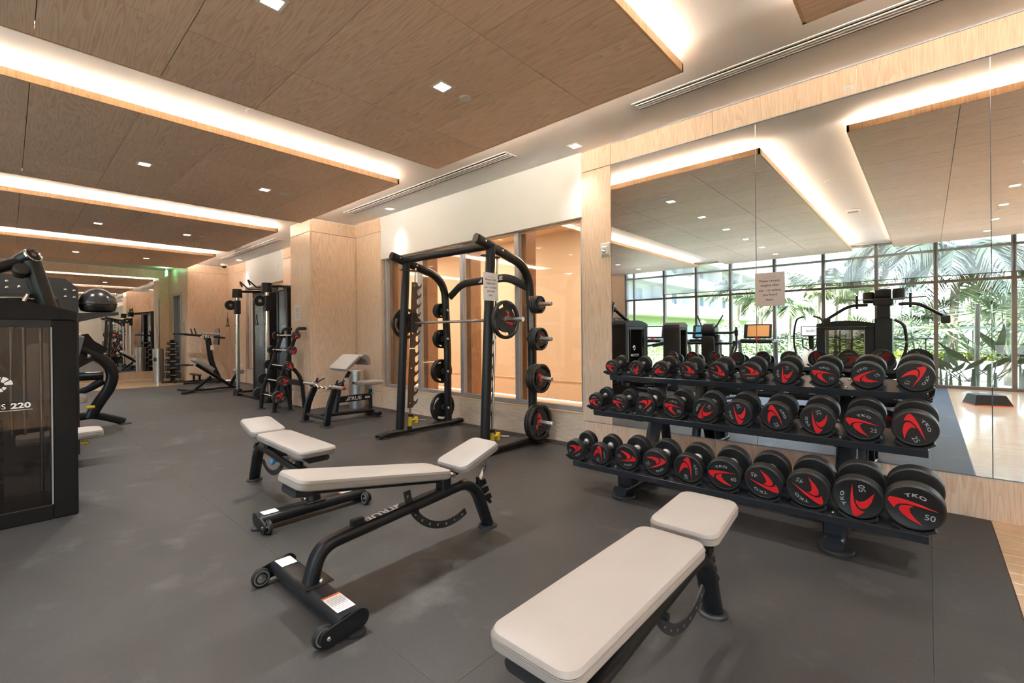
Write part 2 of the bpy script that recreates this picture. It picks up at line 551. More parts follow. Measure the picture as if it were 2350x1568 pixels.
def empty_struct(name):
    o = bpy.data.objects.new(name, None); C.objects.link(o); o['kind'] = 'structure'; return o

# floor: slab, oak planks at both ends (the middle lies under rubber)
floor = struct(MB().box(XL, YF - .05, -0.12, XR, 7.0, -0.016).build('floor', M['oak_floor']))
pl = {}
def planks(x0, x1, y0, y1, ln):
    y = y0; row = 0
    while y < y1 - .01:
        w = min(.125, y1 - y)
        x = x0 - (row % 3) * ln / 3
        while x < x1 - .01:
            a, b = max(x, x0), min(x + ln, x1)
            if b - a > .02:
                k = (round(b - a, 3), round(w, 3))
                if k not in pl:
                    pl[k] = MB().box(0.0006, 0.0006, 0, b - a - .0006, w - .0006, .015, b=.0012).mesh('plank', M['oak_floor'])
                inst(pl[k], 'plank', floor, (a, y, -.0155))
            x += ln
        y += w; row += 1
planks(.29, XR, YF, D, 1.95)
planks(XL, -14.0, -1.0, 3.25, 2.4)

# rubber gym flooring, rolled out in square mats
mats = thing('rubber_flooring', 'dark speckled rubber gym flooring laid wall to wall in big square mats', 'rubber floor', (0, 0, 0))
mat_me = {}
xs = [-14.0 + .59 + 1.22 * i for i in range(-1, 12)]
xs = [-14.0] + [x for x in xs if x > -13.9 and x < .2] + [.285]
ys = [YF] + [YF + .9 + 1.22 * i for i in range(0, 8) if YF + .9 + 1.22 * i < D - .1] + [D]
for i in range(len(xs) - 1):
    for j in range(len(ys) - 1):
        w, h = xs[i + 1] - xs[i], ys[j + 1] - ys[j]
        k = (round(w, 3), round(h, 3))
        if k not in mat_me:
            mat_me[k] = MB().box(.0003, .0003, 0, w - .0003, h - .0003, .0155, b=.0006).mesh('rubber_mat', M['mat_floor'])
        inst(mat_me[k], 'rubber_mat', mats, (xs[i], ys[j], -.0155))
MB().prism([(0, 0), (.028, 0), (0, .0158)], frame((.285, YF, -.0155), (1, 0, 0), (0, 0, 1)), -(D - YF)).build('edge_ramp', M['foot'], mats)

# ceiling slab and roof
def ceiling_box():
    m = MB().box(XL - .2, YF - .3, ZC, XR + .2, D + .1, ZC + .25)
    return m
struct(ceiling_box().build('ceiling', M['white_ceil']))

# oak rafts floating under the ceiling, lit round their edges
RAFTS = [(-.533, 2.18, 'oak ceiling raft nearest the camera right corner, cut by the frame top right'),
         (-3.955, -1.25, 'large oak ceiling raft overhead above the adjustable benches'),
         (-7.43, -4.68, 'second oak ceiling raft, above the black cage and preacher bench'),
         (-11.02, -8.34, 'third oak ceiling raft, above the cable machine'),
         (-14.5, -11.87, 'farthest oak ceiling raft, before the far mirror wall')]
YE, YB = 3.165, -4.55
tile = {}
for n, (xa, xb, lab) in enumerate(RAFTS):
    raft = thing('ceiling_raft', lab, 'ceiling panel', ((xa + xb) / 2, (YE + YB) / 2, ZC), group='oak ceiling rafts')
    ox, oy = (xa + xb) / 2, (YE + YB) / 2
    cuts = [xa, xa + .737, xb - .737, xb]
    y = YE
    while y > YB + .05:
        yn = max(YB, y - .609)
        for a, b in zip(cuts, cuts[1:]):
            k = (round(b - a, 2), round(y - yn, 2))
            if k not in tile:
                tile[k] = MB().box(.0022, .0022, 0, b - a - .0022, y - yn - .0022, .05, b=.001).mesh('oak_panel', M['oak_ceil'])
            inst(tile[k], 'oak_panel', raft, (a - ox, yn - oy, ZP - ZC))
        y = yn
    hx, hy = (xb - xa) / 2, (YE - YB) / 2
    m = MB()
    for x0, y0, x1, y1 in ((-hx, -hy, -hx + .012, hy), (hx - .012, -hy, hx, hy), (-hx, hy - .012, hx, hy), (-hx, -hy, hx, -hy + .012)):
        m.box(x0 - .003, y0 - .003, ZP - ZC - .001, x1 + .003, y1 + .003, ZP - ZC + .058)
    m.build('edge_band', M['oak_edge'], raft)
    MB().box(-hx + .10, -hy + .10, ZP - ZC + .05, hx - .10, hy - .10, -.0005).build('core', M['upstand'], raft)
    m = MB()
    m.box(hx - .075, -hy + .1, ZP - ZC + .051, hx - .055, hy - .1, ZP - ZC + .059).box(-hx + .055, -hy + .1, ZP - ZC + .051, -hx + .075, hy - .1, ZP - ZC + .059).box(-hx + .1, hy - .075, ZP - ZC + .051, hx - .1, hy - .055, ZP - ZC + .059)
    m.build('led_strip', M['led'], raft)
    # light of the strips, washing the ceiling beside the raft
    for sx in (1, -1):
        lamp('AREA', 'cove_light', (sx * (hx - .045), 0, ZP - ZC + .066), COVE_W * (1.0 if sx > 0 else .10), (1, .972, .94), raft,
             shape='RECTANGLE', size=.03, size_y=2 * hy - .25, rot=(0, R(180 + (-64 if sx > 0 else 64)), 0))
    lamp('AREA', 'cove_light', (0, hy - .045, ZP - ZC + .066), COVE_W * .75, (1, .972, .94), raft,
         shape='RECTANGLE', size=2 * hx - .25, size_y=.03, rot=(R(180 + 64), 0, 0))

# recessed square downlights
fr_me = MB().box(-.065, -.065, -.004, .065, .065, 0, b=.002).mesh('trim_ring', M['plastic'])
ln_me = MB().box(-.045, -.045, -.0055, .045, .045, -.0042).mesh('lens', M['lens'])
dn_me = MB().lathe([(0, -.006), (.042, -.006), (.046, -.003), (.046, 0), (0, 0)], n=24).mesh('sprinkler_cover', M['plastic'])
def downlight(x, y, z, lab, grp, w, spot=112, blend=.7, rad=.028, col=(1, .985, .96)):
    t = thing('downlight', lab, 'ceiling light', (x, y, z), group=grp)
    inst(fr_me, 'trim_ring', t); inst(ln_me, 'lens', t)
    lamp('SPOT', 'lamp', (0, 0, -.012), w, col, t, spot_size=R(spot), spot_blend=blend, shadow_soft_size=rad)
    return t
RX = [.82, -2.61, -6.04, -9.68, -13.2]
RN = ['raft at the top right', 'raft above the benches', 'raft above the black cage', 'raft above the cable machine', 'farthest raft']
YL = [.975, 2.145, -.195, -1.365, -2.535, -3.705]
YN = {.975: 'at the middle of the', 2.145: 'at the mirror-wall end of the', -.195: 'just behind the camera in the', -1.365: 'second behind the camera in the', -2.535: 'third behind the camera in the', -3.705: 'nearest the garden windows in the'}
for i, x in enumerate(RX):
    for y in YL:
        downlight(x, y, ZP, 'square recessed downlight ' + YN[y] + ' ' + RN[i], 'downlights in the oak rafts', LAMP_W)
    tag(inst(dn_me, 'sprinkler_cover', None, (x, 2.37, ZP)), 'round white sprinkler cover beside a downlight in the ' + RN[i], 'sprinkler cover', 'white sprinkler covers')
    tag(inst(dn_me, 'sprinkler_cover', None, (x, -1.7, ZP)), 'round white sprinkler cover behind the camera in the ' + RN[i], 'sprinkler cover', 'white sprinkler covers')
for x, lab in ((-2.70, 'square downlight in the white ceiling by the mirror corner'), (-6.12, 'square downlight in the white ceiling grazing the white wall'),
               (-9.5, 'square downlight in the white ceiling hidden behind the column'), (-12.97, 'square downlight in the white ceiling above the far recess')):
    downlight(x, 3.975, ZC, lab, 'downlights in the white ceiling', WASH_W, spot=78, blend=1.0, rad=.03)
sp_me = MB().lathe([(0, -.006), (.10, -.006), (.108, 0), (0, 0)], n=36).mesh('ceiling_speaker', M['white_ceil'])
for x, y, lab in ((-4.32, 1.5, 'round flush ceiling speaker between the first two rafts'), (-.89, 1.1, 'round ceiling speaker seen in the mirror, nearer one'),
                  (-.89, -2.4, 'round ceiling speaker seen in the mirror, farther one')):
    tag(inst(sp_me, 'ceiling_speaker', None, (x, y, ZC)), lab, 'ceiling speaker', 'round ceiling speakers')
t = thing('emergency_light', 'small white emergency light on the ceiling strip seen in the mirror', 'emergency light', (-.88, -.85, ZC))
MB().box(-.09, -.05, -.03, .09, .05, 0, b=.008).build('housing', M['plastic'], t)
MB().box(-.07, -.035, -.042, .07, .035, -.029, b=.004).build('diffuser', M['print_g'], t)

# linear slot diffusers
def slot_vent(xa, xb, ya, yb, lab):
    t = thing('slot_diffuser', lab, 'air vent', ((xa + xb) / 2, (ya + yb) / 2, ZC), group='linear slot diffusers')
    hx, hy = (xb - xa) / 2, (yb - ya) / 2
    MB().box(-hx, -hy, -.0015, hx, hy, -.0005).build('backing', M['dark_slot'], t)
    m = MB()
    m.box(-hx - .02, hy, -.006, hx + .02, hy + .018, 0).box(-hx - .02, -hy - .018, -.006, hx + .02, -hy, 0)
    m.box(-hx - .02, -hy, -.006, -hx, hy, 0).box(hx, -hy, -.006, hx + .02, hy, 0)
    m.build('vent_frame', M['white_ceil'], t)
    n = 3
    for k in range(n):
        y = -hy + (2 * hy) * (k + 1) / (n + 1)
        MB().box(-hx, y - .0075, -.010, hx, y + .0075, -.002, b=.001).build('blade', M['white_ceil'], t)
slot_vent(-1.84, XR, 3.60, 3.725, 'long slot diffuser running above the mirror to the right edge')
slot_vent(-6.80, -3.34, 3.60, 3.74, 'slot diffuser above the white wall and black cage')
slot_vent(-13.07, -9.63, 3.60, 3.73, 'far slot diffuser above the cable machine')
for xa, xb, lab in ((-1.2, -.58, 'short slot diffuser between the near rafts at the window end'), (-4.63, -4.0, 'short slot diffuser between second and third rafts at the window end')):
    slot_vent(xa, xb, -4.7, -4.6, lab)

# ---- wall_back: mirror wall, pilasters, piers, glazed recesses
wb = empty_struct('wall_back')
def panel(par, x0, y0, z0, x1, y1, z1, m='oak_wall'):
    return MB().box(x0, y0, z0, x1, y1, z1, b=.0015).build('panel', M[m], par)
G = .0015
seams = [-2.39, -1.383, -.373, .637, 1.647, 2.657, 3.667, XR]
for a, b in zip(seams, seams[1:]):
    panel(wb, a + G, D, 0, b - G, D + .04, .262)
    panel(wb, a + G, D, 2.928, b - G, D + .04, 3.132)
MB().box(-2.39, D - .004, 3.132, XR, D + .03, 3.136).box(-2.39, D - .003, 2.922, XR, D + .03, 2.927).box(-2.39, D - .003, .262, XR, D + .03, .266).build('trim_strip', M['alu'], wb)
for z0, z1 in ((0, .262), (.265, 2.921), (2.924, 3.132)):
    panel(wb, -2.745, D, z0 + G, -2.39 - G, D + .2, z1 - G)
    panel(wb, -7.46 + G, D, z0 + G, -6.685, D + .2, z1 - G)
    panel(wb, -7.52, 3.37, z0 + G, -7.49, D + .1, z1 - G)           # pier, side facing the cage
    panel(wb, -8.26, 3.345, z0 + G, -7.491, 3.37 - G, z1 - G)       # pier, front
    panel(wb, -8.26, 3.371, z0 + G, -8.23, D + .1, z1 - G)
    panel(wb, -10.68, D, z0 + G, -8.26, D + .2, z1 - G)
    panel(wb, -14.42, D, z0 + G, -13.1, D + .2, z1 - G)
    panel(wb, -14.45, 3.2, z0 + G, -14.42, D + .1, z1 - G)
MB().box(-8.23, 3.375, 0, -7.52, D + .2, ZC - .002).box(-14.6, 3.26, 0, -14.46, D + .2, ZC - .002).build('pier_core', M['white'], wb)
for xa, xb in ((-6.685, -2.745), (-13.1, -10.68)):
    MB().box(xa, D + .006, 2.455, xb, D + .2, ZC - .001).build('plaster', M['white'], wb)
    xm = (xa + xb) / 2 if xa < -10 else -4.76
    for a, b in ((xa, xm), (xm, xb)):
        panel(wb, a + G, D + .016, 0, b - G, D + .13, .325, 'oak_low')
    MB().box(xa, D + .012, .325, xb, D + .2, .34, b=.002).build('sill', M['oak_edge'], wb)
MB().box(-2.745, D + .2, 0, XR + .2, D + .3, ZC).box(-10.68, D + .2, 0, -6.685, D + .3, ZC).box(XL, D + .2, 0, -13.1, D + .3, ZC).build('wall_core', M['white'], wb)

def glazing(name, xa, xb, xs, z0, z1, y):
    w = empty_struct(name)
    m = MB().box(xa, y - .03, z0, xb, y + .03, z0 + .055, b=.003).box(xa, y - .03, z1 - .05, xb, y + .03, z1, b=.003)
    m.build('window_frame', M['alu'], w)
    for x in xs:
        MB().box(x - .033, y - .032, z0 + .05, x + .033, y + .032, z1 - .045, b=.003).build('mullion', M['alu'], w)
    for a, b in zip(xs, xs[1:]):
        MB().box(a + .033, y - .004, z0 + .055, b - .033, y + .004, z1 - .05).build('pane', M['glass_int'], w)
    return w
glazing('window_1', -6.685, -2.745, [-6.64, -5.737, -4.758, -3.741, -2.77], .34, 2.50, 4.245)
glazing('window_2', -13.1, -10.68, [-13.06, -11.9, -10.72], .34, 2.50, 4.245)

# neighbouring room behind the glazing
br = empty_struct('wall_back_room')
MB().box(-14, 6.75, 0, -1.2, 6.85, 3.1).box(-14.1, D + .3, 0, -14, 6.75, 3.1).box(-1.3, D + .3, 0, -1.2, 6.75, 3.1).build('plaster', M['peach'], br)
MB().box(-14, D + .3, 3.05, -1.2, 6.85, 3.3).build('plaster', M['peach'], br)
for a, b in ((-14, -9.6), (-9.595, -5.2), (-5.195, -1.3)):
    MB().box(a, 6.732, 0, b, 6.75, .34, b=.004).build('skirting', M['peach'], br)
for i, x in enumerate((-12.2, -9.0, -6.4, -3.6)):
    lamp("AREA", "room_lamp", (x, 5.6, 3.02), 8.5, (1, .90, .76), br, shape='DISK', size=.5)
for x, y in ((-3.6, 5.3), (-5.2, 5.9), (-6.8, 5.3)):
    t = thing('downlight', 'small downlight glowing in the room behind the glass, ' + {-3.6: 'rightmost', -5.2: 'middle', -6.8: 'leftmost'}[x], 'ceiling light', (x, y, 3.05), group='downlights in the room behind')
    inst(fr_me, 'trim_ring', t); inst(ln_me, 'lens', t)

for x in (-6.52, -5.737, -4.758, -3.741, -11.9):
    MB().box(x - .14, 4.36, 0, x + .03, 4.56, 3.05, b=.003).build('oak_post', M['oak_brown'], br)
MB().box(-13.9, 6.715, .34, -1.3, 6.735, .36, b=.003).build('skirting_cap', M['peach'], br)

# ---- exit wall with door, far wall with mirror
we = empty_struct('wall_exit')
for z0, z1 in ((2.43, 2.924), (2.924, 3.132)):
    panel(we, XL, 3.2, z0 + G, -14.45, 3.25, z1 - G)
panel(we, XL, 3.2, 0, -16.02, 3.25, 2.43)
panel(we, -15.08, 3.2, 0, -14.45, 3.25, 2.43)
MB().box(XL - .1, 3.4, 0, -14.45, 3.5, ZC).box(XL, 3.25, 2.5, -14.45, 3.4, ZC).build('wall_core', M['white'], we)
dr = empty_struct('door_1')
MB().box(-16.02, 3.19, 0, -15.95, 3.34, 2.43, b=.003).box(-15.15, 3.19, 0, -15.08, 3.34, 2.43, b=.003).box(-15.95, 3.19, 2.36, -15.15, 3.34, 2.43, b=.003).build('door_frame', M['alu'], dr)
MB().box(-15.95, 3.30, 0, -15.15, 3.34, 2.36, b=.003).build('door_leaf', mat('grey_blue_door', '8d95a3', 0.45), dr)
MB().tube([(-15.86, 3.3, .95), (-15.86, 3.25, .95), (-15.75, 3.25, .95)], .011, 8).build('door_handle', M['steel'], dr)

wl = empty_struct('wall_left')
MB().box(XL - .2, YF - .1, 0, XL - .03, 3.6, ZC).build('wall_core', M['white'], wl)
ys = [YF, -3.6, -2.3, -1.05, .2, 1.45, 2.97]
for a, b in zip(ys, ys[1:]):
    panel(wl, XL - .03, a + G, 0, XL, b - G, .235)
    panel(wl, XL - .03, a + G, 2.913, XL, b - G, 3.132)
for z0, z1 in ((0, 2.913), (2.916, 3.132)):
    panel(wl, XL - .03, 2.97 + G, z0, XL, 3.2, z1)
fm = thing('wall_mirror', 'tall mirror covering the far end wall behind the trash can', 'mirror', (XL, 0, 0))
for a, b in ((-3.25, -.78), (-.775, 1.715), (1.72, 2.967)):
    MB().box(-.02, a, .24, .003, b, 2.908, b=.001).build('mirror_pane', M['mirror'], fm)

wm = thing('wall_mirror', 'frameless wall mirror behind the dumbbell rack, reflecting windows and palms', 'mirror', (-2.39, D, 0))
for a, b in ((-2.387, -1.045), (-1.042, .297), (.30, 1.64), (1.643, 2.98), (2.983, XR)):
    MB().box(a + 2.39, -.002, .268, b + 2.39, .02, 2.92, b=.001).build('mirror_pane', M['mirror'], wm)

wr = empty_struct('wall_right')
MB().box(XR, YF - .1, 0, XR + .15, D + .3, ZC).build('plaster', M['white'], wr)
wf = empty_struct('wall_front')
MB().box(XL, YF - .2, 0, -7.05, YF, ZC).build('plaster', M['white'], wf)
for a, b in ((-9.2, -8.12), (-8.115, -7.05)):
    panel(wf, a, YF, 0, b, YF + .02, 3.13)

# ---- window_3: garden curtain wall, with roller shades
w3 = empty_struct('window_3')
mx = [-7.02, -5.78, -4.84, -3.93, -2.88, -1.84, -.845, .13, 1.245, 2.3, 3.3, XR - .04]
for x in mx:
    MB().box(x - .035, YF - .10, 0, x + .035, YF + .03, ZC, b=.004).build('mullion', M['mullion'], w3)
MB().box(-6.75 - .03, YF - .05, 0, -6.75 + .03, YF + .02, ZC, b=.004).build('mullion', M['mullion'], w3)
m = MB().box(mx[0], YF - .08, 0, XR, YF + .04, .06, b=.004)
m.box(mx[0], YF - .07, 2.19, XR, YF + .02, 2.245, b=.004).box(mx[0], YF - .07, 2.85, XR, YF + .02, 2.90, b=.004)
m.build('transom', M['mullion'], w3)
for a, b in zip(mx, mx[1:]):
    for z0, z1 in ((.06, 2.19), (2.245, 2.85), (2.90, ZC)):
        MB().box(a + .035, YF - .03, z0, b - .035, YF - .022, z1).build('pane', M['glass'], w3)
words = ['first', 'second', 'third', 'fourth', 'fifth', 'sixth', 'seventh', 'eighth', 'ninth', 'tenth', 'eleventh']
for i, (a, b) in enumerate(zip(mx, mx[1:])):
    zb = 2.235 if i == 0 else 2.335
    sh = thing('roller_shade', 'pale mesh roller shade half lowered, ' + words[i] + ' window bay from the left in the mirror', 'roller shade', ((a + b) / 2, YF + .05, 3.1), group='roller shades on the garden windows')
    h = (b - a) / 2 - .015
    MB().box(-h, -.0008, zb - 3.1, h, .0008, 0).build('fabric', M['shade'], sh)
    MB().box(-h, -.008, zb - 3.118, h, .008, zb - 3.1, b=.003).build('hem_bar', M['mullion'], sh)
    MB().cyl((-h, .0, .02), (h, .0, .02), .025, n=12).build('roller_tube', M['silver'], sh)
# ================================================================== dumbbell rack and its thirty dumbbells
TIERS = [(3.43, .845), (3.17, .583), (2.875, .238)]
TH = R(11)
rack = thing('dumbbell_rack', 'black three-tier dumbbell rack standing before the mirror', 'dumbbell rack', (-1.0, 3.5, 0))
def W2(m, t):
    """shift a mesh built in room coordinates into the frame of an unrotated thing"""
    o = V(t.location); m.v = [p - o for p in m.v]; return m
ct, st_ = math.cos(TH), math.sin(TH)
for (yf, zf) in TIERS:
    F = frame((-2.0, yf, zf), (1, 0, 0), (0, ct, st_))
    m = MB().box(0, 0, -.006, 2.0, .27, 0, b=.002, m=F).box(0, 0, -.042, 2.0, .006, 0, b=.002, m=F).box(0, .264, -.03, 2.0, .27, 0, m=F)
    W2(m, rack).build('tray', M['rackm'], rack)
    for bx in (.335, 1.615):
        for by in (.045, .22):
            p = F @ V((bx + .01, by, 0)); n = F.to_3x3() @ V((0, 0, 1))
            W2(MB().lathe([(0, .006), (.006, .006), (.010, .002), (.010, 0), (0, 0)], p, n, 12), rack).build('bolt', M['chrome'], rack)
for x in (-1.665, -.385):
    W2(MB().sweep([(x, 2.985, .052), (x, 3.96, .052)], oval(.105, .066, 16)), rack).build('foot_beam', M['rackm'], rack)
    for y in (3.03, 3.90):
        W2(MB().lathe([(0, .019), (.075, .019), (.082, .012), (.082, 0), (0, 0)], (x + .01, y, 0), (0, 0, 1), 28), rack).build('rubber_foot', M['foot'], rack)
    W2(MB().box(x - .055, 3.05, .07, x + .055, 3.17, .215, b=.006), rack).build('stub_post', M['rackm'], rack)
    W2(MB().sweep([(x, 3.42, .06), (x, 3.74, .87)], oval(.11, .07, 16), up=(0, 1, 0)), rack).build('upright', M['rackm'], rack)
    W2(MB().sweep([(x, 3.86, .06), (x, 3.70, .70)], oval(.08, .05, 12), up=(0, 1, 0)), rack).build('rear_post', M['rackm'], rack)
    m = MB()
    for y0, z0, y1, z1 in ((3.11, .20, 3.50, .29), (3.24, .545, 3.62, .60), (3.50, .815, 3.74, .865)):
        m.prism([(y0, z0), (y1, z1), (y1, z1 - .09), (y0 + .05, z0 - .03)], frame((x - .03, 0, 0), (0, 1, 0), (0, 0, 1)), .06)
    W2(m, rack).build('tray_arm', M['rackm'], rack)

def arc_pts(c, r, a0, a1, n): return [(c[0] + r * math.cos(R(a0 + (a1 - a0) * i / n)), c[1] + r * math.sin(R(a0 + (a1 - a0) * i / n))) for i in range(n + 1)]
def saddle_me(r):
    am = min(54, math.degrees(math.asin(min(.99, .070 / r)))); c = r + .003; n = 14
    arc = [(math.sin(R(am - 2 * am * k / n)) * c, c - math.cos(R(am - 2 * am * k / n)) * c) for k in range(n + 1)]
    top = arc[0][1] + .004
    poly = [(-.046, 0), (.046, 0), (.083, top - .010), (.074, top)] + arc + [(-.074, top), (-.083, top - .010)]
    return MB().prism(poly, frame((0, .030, .0), (1, 0, 0), (0, 0, 1)), .030)

SW1 = [(-.89, .21), (-.82, .30), (-.61, .33), (-.26, .31), (.15, .24), (.76, .08), (.15, .14), (-.22, .15), (-.48, .08), (-.60, -.04), (-.63, -.18), (-.77, -.02), (-.865, .12)]
SW2 = [(-.02, .08), (-.22, .08), (-.40, .02), (-.49, -.07), (-.48, -.19), (-.39, -.33), (-.12, -.53), (.33, -.71), (.06, -.45), (-.09, -.26), (-.15, -.09), (-.11, .01)]
db_cache = {}
def db_meshes(wt, rad):
    k = (wt, rad)
    if k in db_cache: return db_cache[k]
    ht = .030 + rad * .30                        # head thickness
    ln = .155 + rad * .9                         # full length
    b = rad * .06
    head = MB().lathe([(0, 0.0015), (rad * .86, 0.0015), (rad * .88, 0), (rad - b, 0), (rad, b), (rad, ht - b), (rad - b, ht), (rad * .5, ht), (rad * .46, ht - .002), (0, ht - .002)], (0, 0, 0), (0, 1, 0), 40)
    hnd = MB().lathe([(rad * .34, ht - .003), (rad * .34, ht + .004), (rad * .27, ht + .012), (.0135, ht + .016), (.0135, ht + .03), (.0165, ln / 2), (.0135, ln - ht - .03), (.0135, ln - ht - .016), (rad * .27, ln - ht - .012), (rad * .34, ln - ht - .004), (rad * .34, ln - ht + .003)], (0, 0, 0), (0, 1, 0), 24)
    FF = frame((0, .0012, 0), (1, 0, 0), (0, 0, 1)); q = rad * .84
    e = MB()
    for P in (SW1, SW2): e.prism([(x * rad * .97, y * rad * .97) for x, y in P], FF, .0012)
    tx = MB(); word = 'TKO'
    for ch, dx in zip(word, (-.29, 0, .29)):
        ang = dx / .70
        tx.text(ch, frame((math.sin(ang) * q * .70, -.0004, math.cos(ang) * q * .70), (math.cos(ang), 0, -math.sin(ang)), (math.sin(ang), 0, math.cos(ang))), .17 * q, .03)
        n = len(text_mesh(ch, .03)[0])
        for i in range(len(tx.v) - n, len(tx.v)):      # wide letters
            p = tx.v[i]; cx, cz = math.sin(ang) * q * .70, math.cos(ang) * q * .70
            ex = V((math.cos(ang), 0, -math.sin(ang))); d = (p - V((cx, p.y, cz))).dot(ex); tx.v[i] = p + ex * d * .55
    nx = MB().text(wt, frame((.62 * q, -.0004, -.30 * q), (1, 0, 0), (0, 0, 1)), .30 * q, .0)
    db_cache[k] = (head.mesh('head', M['rubber']), hnd.mesh('handle', M['knurl'], 50), e.mesh('swoosh_print', M['red']), tx.mesh('brand_print', M['print_g']), nx.mesh('weight_number', M['print_g']), ht, ln, saddle_me(rad).mesh('saddle', M['rubber']))
    return db_cache[k]

ROWS = [
    ('top', [('5', .059, 5), ('5', .059, 240), ('5', .062, -45), ('5', .062, 180), ('10', .066, 195), ('10', .069, 170), ('10', .073, 265), ('10', .077, 3), ('15', .081, -35), ('15', .085, 110)]),
    ('middle', [('15', .063, -15), ('15', .064, 5), ('20', .075, 130), ('20', .078, 5), ('20', .080, 292), ('20', .084, 250), ('25', .087, 60), ('25', .089, 255), ('25', .092, 5), ('25', .096, 60)]),
    ('bottom', [('30', .075, 140), ('30', .077, 85), ('35', .087, 165), ('35', .090, 145), ('40', .093, 80), ('40', .098, -10), ('45', .100, 195), ('45', .103, 210), ('50', .109, 262), ('50', .114, 5)])]
ORD = ['leftmost', 'second from the left', 'third from the left', 'fourth from the left', 'fifth from the left', 'fifth from the right', 'fourth from the right', 'third from the right', 'second from the right', 'rightmost']
for (yf, zf), (tier, row) in zip(TIERS, ROWS):
    for i, (wt, rad, ang) in enumerate(row):
        head, hnd, e, tx, nx, ht, ln, sad = db_meshes(wt, rad)
        x = -1.985 + .2147 * i
        F = frame((x, yf, zf), (1, 0, 0), (0, ct, st_))
        rot = F.to_euler()
        for yy in (.012, ln - ht + .028 + .004):
            o = inst(sad, 'saddle', rack, F @ V((0, yy, .0003)) - V(rack.location), rot)
        p = F @ V((0, .022, rad + .0045))
        t = thing('dumbbell', 'round black %s pound dumbbell, %s on the %s tier' % (wt, ORD[i], tier), 'dumbbell', p, 0, 'dumbbells on the ' + tier + ' tier')
        t.rotation_euler = rot
        h0 = inst(head, 'head', t, (0, 0, 0), (0, R(ang), 0))
        h1 = inst(head, 'head', t, (0, ln, 0), (0, R(-ang), R(180)))
        inst(hnd, 'handle', t)
        for h in (h0, h1):
            inst(e, 'swoosh_print', h); inst(tx, 'brand_print', h); inst(nx, 'weight_number', h)

# ================================================================== adjustable benches
def logo(m, F, h, flag=True):
    """the maker's mark: a split triangle and four letters, reading along the frame's x"""
    w = 0
    m.text('TRUE', F @ Matrix.Translation((h * .45, 0, 0)) @ Matrix.Diagonal((1.25, 1, 1, 1)), h, .03)
    T = F @ Matrix.Translation((-h * 2.45, -h * .5, 0))
    m.add([(0, 0, 0), (h * .95, 0, 0), (h * .95, h * 1.0, 0), (h * .55, h * .52, 0), (h * .62, h * .2, 0)], [(0, 1, 4, 3), (1, 2, 3, 4)], T)
    return m

def strap_holes(m, cy, cz, r, a0, a1, n, w, x0, x1, rh):
    """curved flat bar with a row of round holes, in the plane x = const"""
    st = (a1 - a0) / n
    def P(u, v, x):         # u along (deg), v across
        a = R(u); rr = r + v; return V((x, cy + rr * math.cos(a), cz + rr * math.sin(a)))
    for k in range(n):
        c = a0 + (k + .5) * st; hw = w / 2; hu = st / 2; K = 8
        out = [(1, 0), (1, 1), (0, 1), (-1, 1), (-1, 0), (-1, -1), (0, -1), (1, -1)]
        pts = {}
        vs = []
        for x in (x0, x1):
            for (a, b) in out: vs.append(P(c + a * hu, b * hw, x))
            for q in range(K):
                an = 2 * math.pi * q / K
                vs.append(P(c + math.degrees(rh * math.cos(an) / r), rh * math.sin(an), x))
        fs = []
        for q in range(8):
            j = (q + 1) % 8
            fs += [(q, j, 8 + j, 8 + q), (16 + j, 16 + q, 24 + q, 24 + j), (8 + q, 8 + j, 24 + j, 24 + q)]
            if q in (1, 2, 5, 6): fs.append((j, q, 16 + q, 16 + j))
        if k == n - 1: fs += [(1, 0, 16, 17), (0, 7, 23, 16)]
        if k == 0: fs += [(3, 4, 20, 19)[::-1], (4, 5, 21, 20)[::-1]]
        m.add(vs, fs)
    return m

